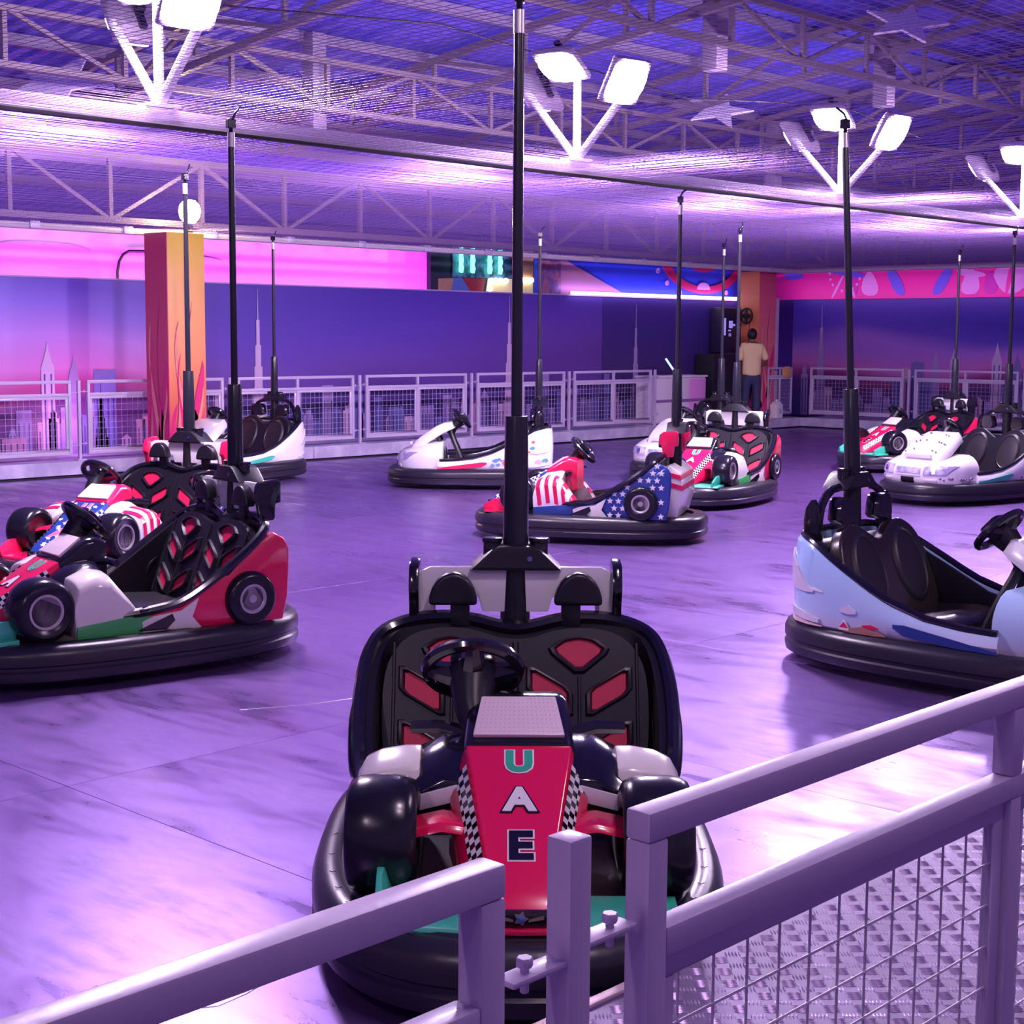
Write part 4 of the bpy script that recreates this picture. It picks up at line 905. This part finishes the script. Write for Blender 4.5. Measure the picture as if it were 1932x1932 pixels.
# ------------------------------------------------------------------ roadster style cars
def topz(x):
    P = ((-1.,.70),(-.86,.71),(-.72,.68),(-.50,.56),(-.30,.455),(-.12,.375),(.10,.335),(.40,.325),(.60,.36),(1.,.38))
    for (a, b_), (c_, d) in zip(P, P[1:]):
        if a <= x <= c_: return b_ + (d-b_)*(x-a)/(c_-a)
    return .35
RN = 4.0
def ysh(x): return .555*max(0., 1-min(1., abs(x)/.93)**RN)**(1/RN)
def road_body():
    pts = [p for p in outline(0, 160, .93, .555, RN) if p[0] < .44]; bb = B(); rings = []
    for x, y in pts:
        z1 = topz(x); k = Vector((x*.36, y)).normalized()
        def p(o, z): return (x+k.x*o, y+k.y*o, z)
        rings.append([p(-.055,.232), p(-.02,.232), p(.0,.25), p(.012,.20+(z1-.2)*.55), p(-.004,z1-.02), p(-.022,z1), p(-.05,z1), p(-.06,z1-.02)])
    return bb.loft(rings, caps=True).mesh('body_shell')
def strip(s, rows, off=.016, th=.012):
    """a print or lamp that follows the flank of the shell: rows = [(x, z low, z high)]"""
    bb = B(); o_ = []; i_ = []
    for x, a, b_ in rows:
        y = ysh(x); nx = -abs(x)**3/.93**4 if x < 0 else abs(x)**3/.93**4; nv = Vector((nx*1.2, (y/.555)**3/.555*1.0 + 1e-4)).normalized()
        for z, L_ in ((a, o_), (b_, o_)): L_.append((x+nv.x*off, s*(y+nv.y*off), z))
        for z, L_ in ((a, i_), (b_, i_)): L_.append((x+nv.x*(off-th), s*(y+nv.y*(off-th)), z))
    n = len(rows); rings = [[i_[2*k], o_[2*k], o_[2*k+1], i_[2*k+1]] for k in range(n)]
    return bb.loft(rings).mesh('print', smooth=False)
def road_trim():
    pts = [(x, y) for x, y in outline(-.035, 96, .93, .555, RN) if x < .42]
    pts.sort(key=lambda q: math.atan2(q[1], -q[0]))
    return B().tube([(x, y, topz(x)+.008) for x, y in pts], .022, 8).mesh('body_trim')
NZ = ((.232,.895,.51),(.27,.915,.515),(.35,.915,.515),(.405,.895,.51),(.44,.845,.495),(.475,.74,.47),(.51,.60,.43),(.535,.46,.37))
def nose_s(y, z):
    for (z0, f0, w0), (z1, f1, w1) in zip(NZ, NZ[1:]):
        if z0 <= z <= z1:
            t = (z-z0)/(z1-z0); f_, w_ = f0+(f1-f0)*t, w0+(w1-w0)*t; break
    else: f_, w_ = NZ[0][1:] if z < NZ[0][0] else NZ[-1][1:]
    return .36 + (f_-.36)*max(0., 1-min(1, abs(y)/w_)**3.2)**(1/3.2)
def road_nose():
    rings = []
    for z, f_, w_ in NZ:
        r = [(.36, -w_, z)]
        for i in range(1, 24):
            a = -math.pi/2 + math.pi*i/24; c_, s_ = math.cos(a), math.sin(a)
            r.append((.36 + (f_-.36)*abs(c_)**(2/3.2), w_*math.copysign(abs(s_)**(2/3.2), s_), z))
        r.append((.36, w_, z)); rings.append(r)
    return B().loft(rings).mesh('nose')
def npatch(name, quad, off=.008, nu=10, nv=4, bevel=.0):
    """lamp or plate lying on the front of the nose; quad corners (y,z): low a, low b, high b, high a"""
    bb = B(); idx = {}
    def P(u, v, o_):
        y = (quad[0][0]*(1-u)+quad[1][0]*u)*(1-v) + (quad[3][0]*(1-u)+quad[2][0]*u)*v
        z = (quad[0][1]*(1-u)+quad[1][1]*u)*(1-v) + (quad[3][1]*(1-u)+quad[2][1]*u)*v
        x = nose_s(y, z); e = .004
        n = Vector((1, -(nose_s(y+e, z)-nose_s(y-e, z))/(2*e), -(nose_s(y, z+e)-nose_s(y, z-e))/(2*e))).normalized()
        return Vector((x, y, z)) + n*o_
    rings = []
    for i in range(nu+1):
        u = i/nu
        rings.append([P(u, 0, -.01)] + [P(u, j/nv, off) for j in range(nv+1)] + [P(u, 1, -.01)])
    return bb.loft(rings).mesh(name)
CONS = ((.74,.49,.27,.05),(.67,.555,.30,.10),(.55,.64,.30,.11),(.43,.715,.28,.11),(.32,.765,.24,.10),(.25,.785,.18,.07))
def road_console():
    rings = []
    for x, zc, hw_, th in CONS:
        rr = rrect(hw_, -th/2, th/2, th*.46, 3)
        rings.append([(x + q*.55, y, zc + q*.83 - .075*abs(y/hw_)**2.2) for y, q in rr])
    return B().loft(rings).mesh('console')
def pillar():
    bb = B()
    for s in (1, -1):
        bb.tube(chaikin([(.30,s*.05,.70),(.28,s*.06,.60),(.20,s*.11,.42),(.12,s*.13,.22)], 1, False), .030, 8)
        bb.tube(chaikin([(.44,s*.16,.60),(.40,s*.17,.50),(.36,s*.19,.36),(.38,s*.20,.22)], 1, False), .026, 8)
    bb.box((.21,0,.44), (.03,.2,.03))
    return bb.mesh('console_pillar')
def road_seat():
    full = [(.40,.0),(.46,.12),(.455,.34),(.41,.49),(.30,.565),(.20,.57),(.08,.50),(0,.455)]
    full = chaikin([(-a, b_) for a, b_ in full[::-1]][:-1] [::1] and full + [(-a, b_) for a, b_ in full[::-1]][1:], 2)
    return B().prism(full, seat_fn, -.05, .035).mesh('backrest', bevel=.02, seg=3)
def pad_mesh(y0):
    bb = B(); rings = []
    for k, d in ((1.,.030),(.97,.045),(.86,.058),(.82,.050),(.6,.056),(.3,.06)):
        rings.append([seat_fn(y0+.155*k*math.cos(2*math.pi*i/28), .29+.225*k*math.sin(2*math.pi*i/28), d) for i in range(28)])
    return bb.loft(rings).mesh('seat_pad')
def roadster(label, x, y, deg, body, accent, extra=None, ztop=3.03, seatm=SEATM, trim=BLK, group=None, conm=None, dots=None, lean=0.):
    c = thing('bumper_car', label, 'bumper car', (x, y, 0), R(deg), group)
    b_ = obj('bumper', M('bumper', bumper_mesh), RUB, c); obj('diamond_marks', M('diam', diamonds), BLK, b_)
    obj('chassis', M('chassis', lambda: B().prism(outline(-.12), XY, .06, .215).mesh('chassis')), BLKM, c)
    bs = obj('body_shell', M('rbody', road_body), body, c)
    obj('body_trim', M('rtrim', road_trim), trim, c)
    n = obj('nose', M('rnose', road_nose), body, c)
    obj('console', M('rcons', road_console), conm or body, c)
    obj('brow_lamp', M('rbrow', lambda: B().box((.755, 0, .515), (.03,.36,.04)).mesh('brow_lamp', bevel=.006)), LAMPGL, c)
    obj('console_pillar', M('rpill', pillar), BLKM, c)
    obj('grille', M('rgrl', lambda: npatch('grille', [(-.17,.340),(.17,.340),(.16,.400),(-.16,.400)], .008)), HLGL, n)
    obj('grille_bar', M('rgrb', lambda: npatch('grille_bar', [(-.17,.312),(.17,.312),(.17,.332),(-.17,.332)], .006, 10, 1)), LAMPGL, n)
    obj('number_plate', M('rplate', lambda: npatch('number_plate', [(-.085,.243),(.085,.243),(.085,.298),(-.085,.298)], .012, 4, 2)), BLK, n)
    for s in (1, -1):
        hl = obj('headlight', M('rhl%d' % s, lambda: npatch('headlight', [(s*.205,.325),(s*.425,.335),(s*.475,.425),(s*.205,.415)], .010)), HLGL, n)
        obj('reflector', M('rref%d' % s, lambda: npatch('reflector', [(s*.28,.345),(s*.335,.345),(s*.335,.400),(s*.28,.400)], .015, 3, 3)), CHRM, hl)
        obj('fog_lamp', M('rfog%d' % s, lambda: npatch('fog_lamp', [(s*.22,.245),(s*.35,.248),(s*.35,.282),(s*.22,.278)], .008)), LAMPGL, n)
        obj('side_flash', M('rfl%d' % s, lambda: strip(s, [(-.16,.300,.318),(-.10,.268,.322),(.0,.255,.308),(.2,.242,.282),(.34,.240,.262),(.42,.238,.243)], .015)), accent, bs)
        obj('tail_lamp', M('rtl%d' % s, lambda: strip(s, [(-.66,.425,.435),(-.72,.42,.47),(-.80,.425,.55),(-.86,.44,.60),(-.90,.46,.63)], .020)), LAMPGL, bs)
        obj('rear_reflector', M('rrr%d' % s, lambda: strip(s, [(-.62,.262,.285),(-.72,.265,.305),(-.82,.275,.32),(-.90,.285,.33)], .018)), LAMPGL, bs)
        obj('seat_pad', M('rpad%d' % s, lambda: pad_mesh(s*.22)), PADM, c)
        hr = obj('headrest', M('rhr%d' % s, lambda: B().loft([[(-.71+xx, s*.20+yy*k, .84+zz) for yy, zz in chaikin([(-.10,-.07),(.10,-.07),(.085,.03),(.05,.075),(-.05,.075),(-.085,.03)], 1)] for xx, k in ((-.04,.75),(-.01,1.),(.03,1.),(.05,.8))]).mesh('headrest')), BLK, c)
        obj('headrest_frame', M('rhf%d' % s, lambda: B().tube(chaikin([(-.74,s*.37,.66),(-.75,s*.36,.84),(-.76,s*.26,.95),(-.76,s*.10,.965)], 1, False), .024, 8).mesh('headrest_frame')), BLK, hr)
        obj('side_plate', M('rsp%d' % s, lambda: B().prism(chaikin([(-.82,.66),(-.83,.84),(-.77,.93),(-.73,.86),(-.72,.66)], 1), XZ, s*.37, s*.395).mesh('side_plate', bevel=.008)), BLK, c)
    obj('backrest', M('rseat', road_seat), seatm, c)
    obj('inner_tub', M('rtub', lambda: B().loft([[(xx, yy, zz) for xx, yy in outline(-.075, 48, .90, .555, RN)] for zz in (.20,.232)]).mesh('inner_tub')), BLKM, c)
    obj('seat_cushion', M('cush', lambda: B().loft([[(x_, y_, z_) for y_, z_ in rrect(.43, .21, zt, .04)] for x_, zt in ((-.50,.285),(-.40,.29),(-.15,.31),(-.06,.295),(-.03,.26))]).mesh('seat_cushion')), seatm, c)
    obj('rear_deck', M('rdeck', lambda: B().prism([(-.62,.3),(-.66,.66),(-.72,.69),(-.80,.68),(-.80,.3)], XZ, -.40, .40).mesh('rear_deck', bevel=.02)), BLKM, c)
    def inner(s):
        P = [(x_, s*.485, z_) for x_, z_ in ((.34,.225),(.34,.33),(.0,.345),(-.14,.375),(-.30,.455),(-.50,.55),(-.58,.59),(-.58,.225))]
        return B().prism([(p[0], p[2]) for p in P], XZ, s*.455, s*.482).mesh('side_liner', bevel=.01)
    for s in (1, -1): obj('side_liner', M('rlin%d' % s, lambda: inner(s)), BLKM, c)
    steering(c, -.06, .80, .16)
    pole_parts(c, ztop, lean)
    if dots:
        def dm():
            bb = B(); rr = random.Random(9)
            for i in range(40):
                a = rr.uniform(0, 1); s = rr.choice((1,-1)); px = rr.choice((rr.uniform(.5,.85), rr.uniform(-.85,-.3))); pz = rr.uniform(.26, .30 if px > 0 else topz(px)-.06)
                yy = .555*(1-min(1, abs(px)/.93)**3.2)**(1/3.2)+.012
                bb.prism([(px+.012*math.cos(q), pz+.012*math.sin(q)) for q in (0,1.26,2.5,3.77,5.03)], XZ, s*(yy-.02), s*(yy+.004))
            for i in range(16):
                k = rr.randrange(1, 4); x_, zc, hw_, th = CONS[k]; yy = rr.uniform(-.8,.8)*hw_
                p = Vector((x_+th*.55*.5, yy, zc+th*.83*.5 - .075*abs(yy/hw_)**2.2)); n_ = Vector((.55,0,.83)); t_ = Vector((.83,0,-.55))
                r0 = [p - n_*.012 + (t_*math.cos(q) + Vector((0,1,0))*math.sin(q))*.010 for q in (0,1.26,2.5,3.77,5.03)]
                bb.loft([r0, [v + n_*.017 for v in r0]])
            return bb.mesh('dot_print', smooth=False)
        obj('dot_print', M('dots', dm), GREY, bs, kind='stuff')
    if extra: extra(c, bs)
    return c
def print_blobs(seed, cols, n=22):
    def f(c, bs):
        rr = random.Random(seed)
        for m in cols:
            for i in range(n):
                s = rr.choice((1,-1)); px = rr.uniform(-.84,-.22); r = rr.uniform(.015,.04); pz = rr.uniform(.27, max(.30, topz(px)-.09))
                k = [(px-r, pz, pz+r*.4), (px-r*.4, pz-r*rr.uniform(.3,.9), pz+r), (px+r*.3, pz-r*rr.uniform(.2,.9), pz+r*rr.uniform(.5,1.3)), (px+r, pz-r*.1, pz+r*.5)]
                obj('print_motif', strip(s, k, .0145, .006), m, bs)
    return f
def marina_print(c, bs):
    RS = mat('print_brown', (.42,.20,.14), .4); SN = mat('print_sand', (.78,.60,.50), .4); CL = mat('print_cloud', (.75,.70,.80), .4)
    for s in (1, -1):
        for m, rows, off in ((SN, [(-.60,.245,.25),(-.70,.242,.258),(-.82,.242,.27),(-.88,.245,.275)], .012), (RS, [(-.20,.245,.25),(-.26,.242,.268),(-.34,.242,.28),(-.42,.242,.265),(-.46,.245,.25)], .015), (WHT, [(-.42,.25,.262),(-.45,.25,.31),(-.48,.25,.262)], .017),
                        (RED, [(-.24,.282,.286),(-.29,.275,.298),(-.34,.284,.29)], .0165), (CL, [(-.38,.345,.36),(-.43,.338,.385),(-.48,.345,.365)], .0165), (WHT, [(-.60,.43,.437),(-.66,.435,.452),(-.72,.44,.447)], .0165), (RED, [(-.425,.263,.268),(-.45,.265,.295),(-.475,.263,.268)], .018)):
            obj('print_motif', strip(s, rows, off, .006), m, bs)
roadster('pale sky blue bumper car with dark brown seats and a navy side flash', 7.694, 3.91, 270.5, SKYB, BLUE, marina_print, 3.03, SEATB, conm=WHT, lean=.06)
roadster('white bumper car with black seats parked next to the glowing flame column', 11.45, 15.704, 188.6, WHT, TEAL, None, 3.03)
roadster('white bumper car with colourful prints and a red side flash in mid rink', 13.185, 13.204, 132.7, WHT, RED, print_blobs(3, [mat('print_red', (.7,.1,.15), .4), mat('print_blue', (.12,.3,.6), .4), mat('print_pink', (.8,.4,.5), .4)]), 3.03)
roadster('white bumper car with orange patterned front, mostly hidden behind the navy starred car', 16.044, 12.1, 189.7, WHT, ORNG, print_blobs(8, [ORNG, mat('print_yel', (.8,.6,.3), .4)]), 3.03)
roadster('white dotted bumper car with headlights and a black number plate', 16.081, 8.368, 169.0, WHITEG, TEAL, None, 3.03, dots=1)
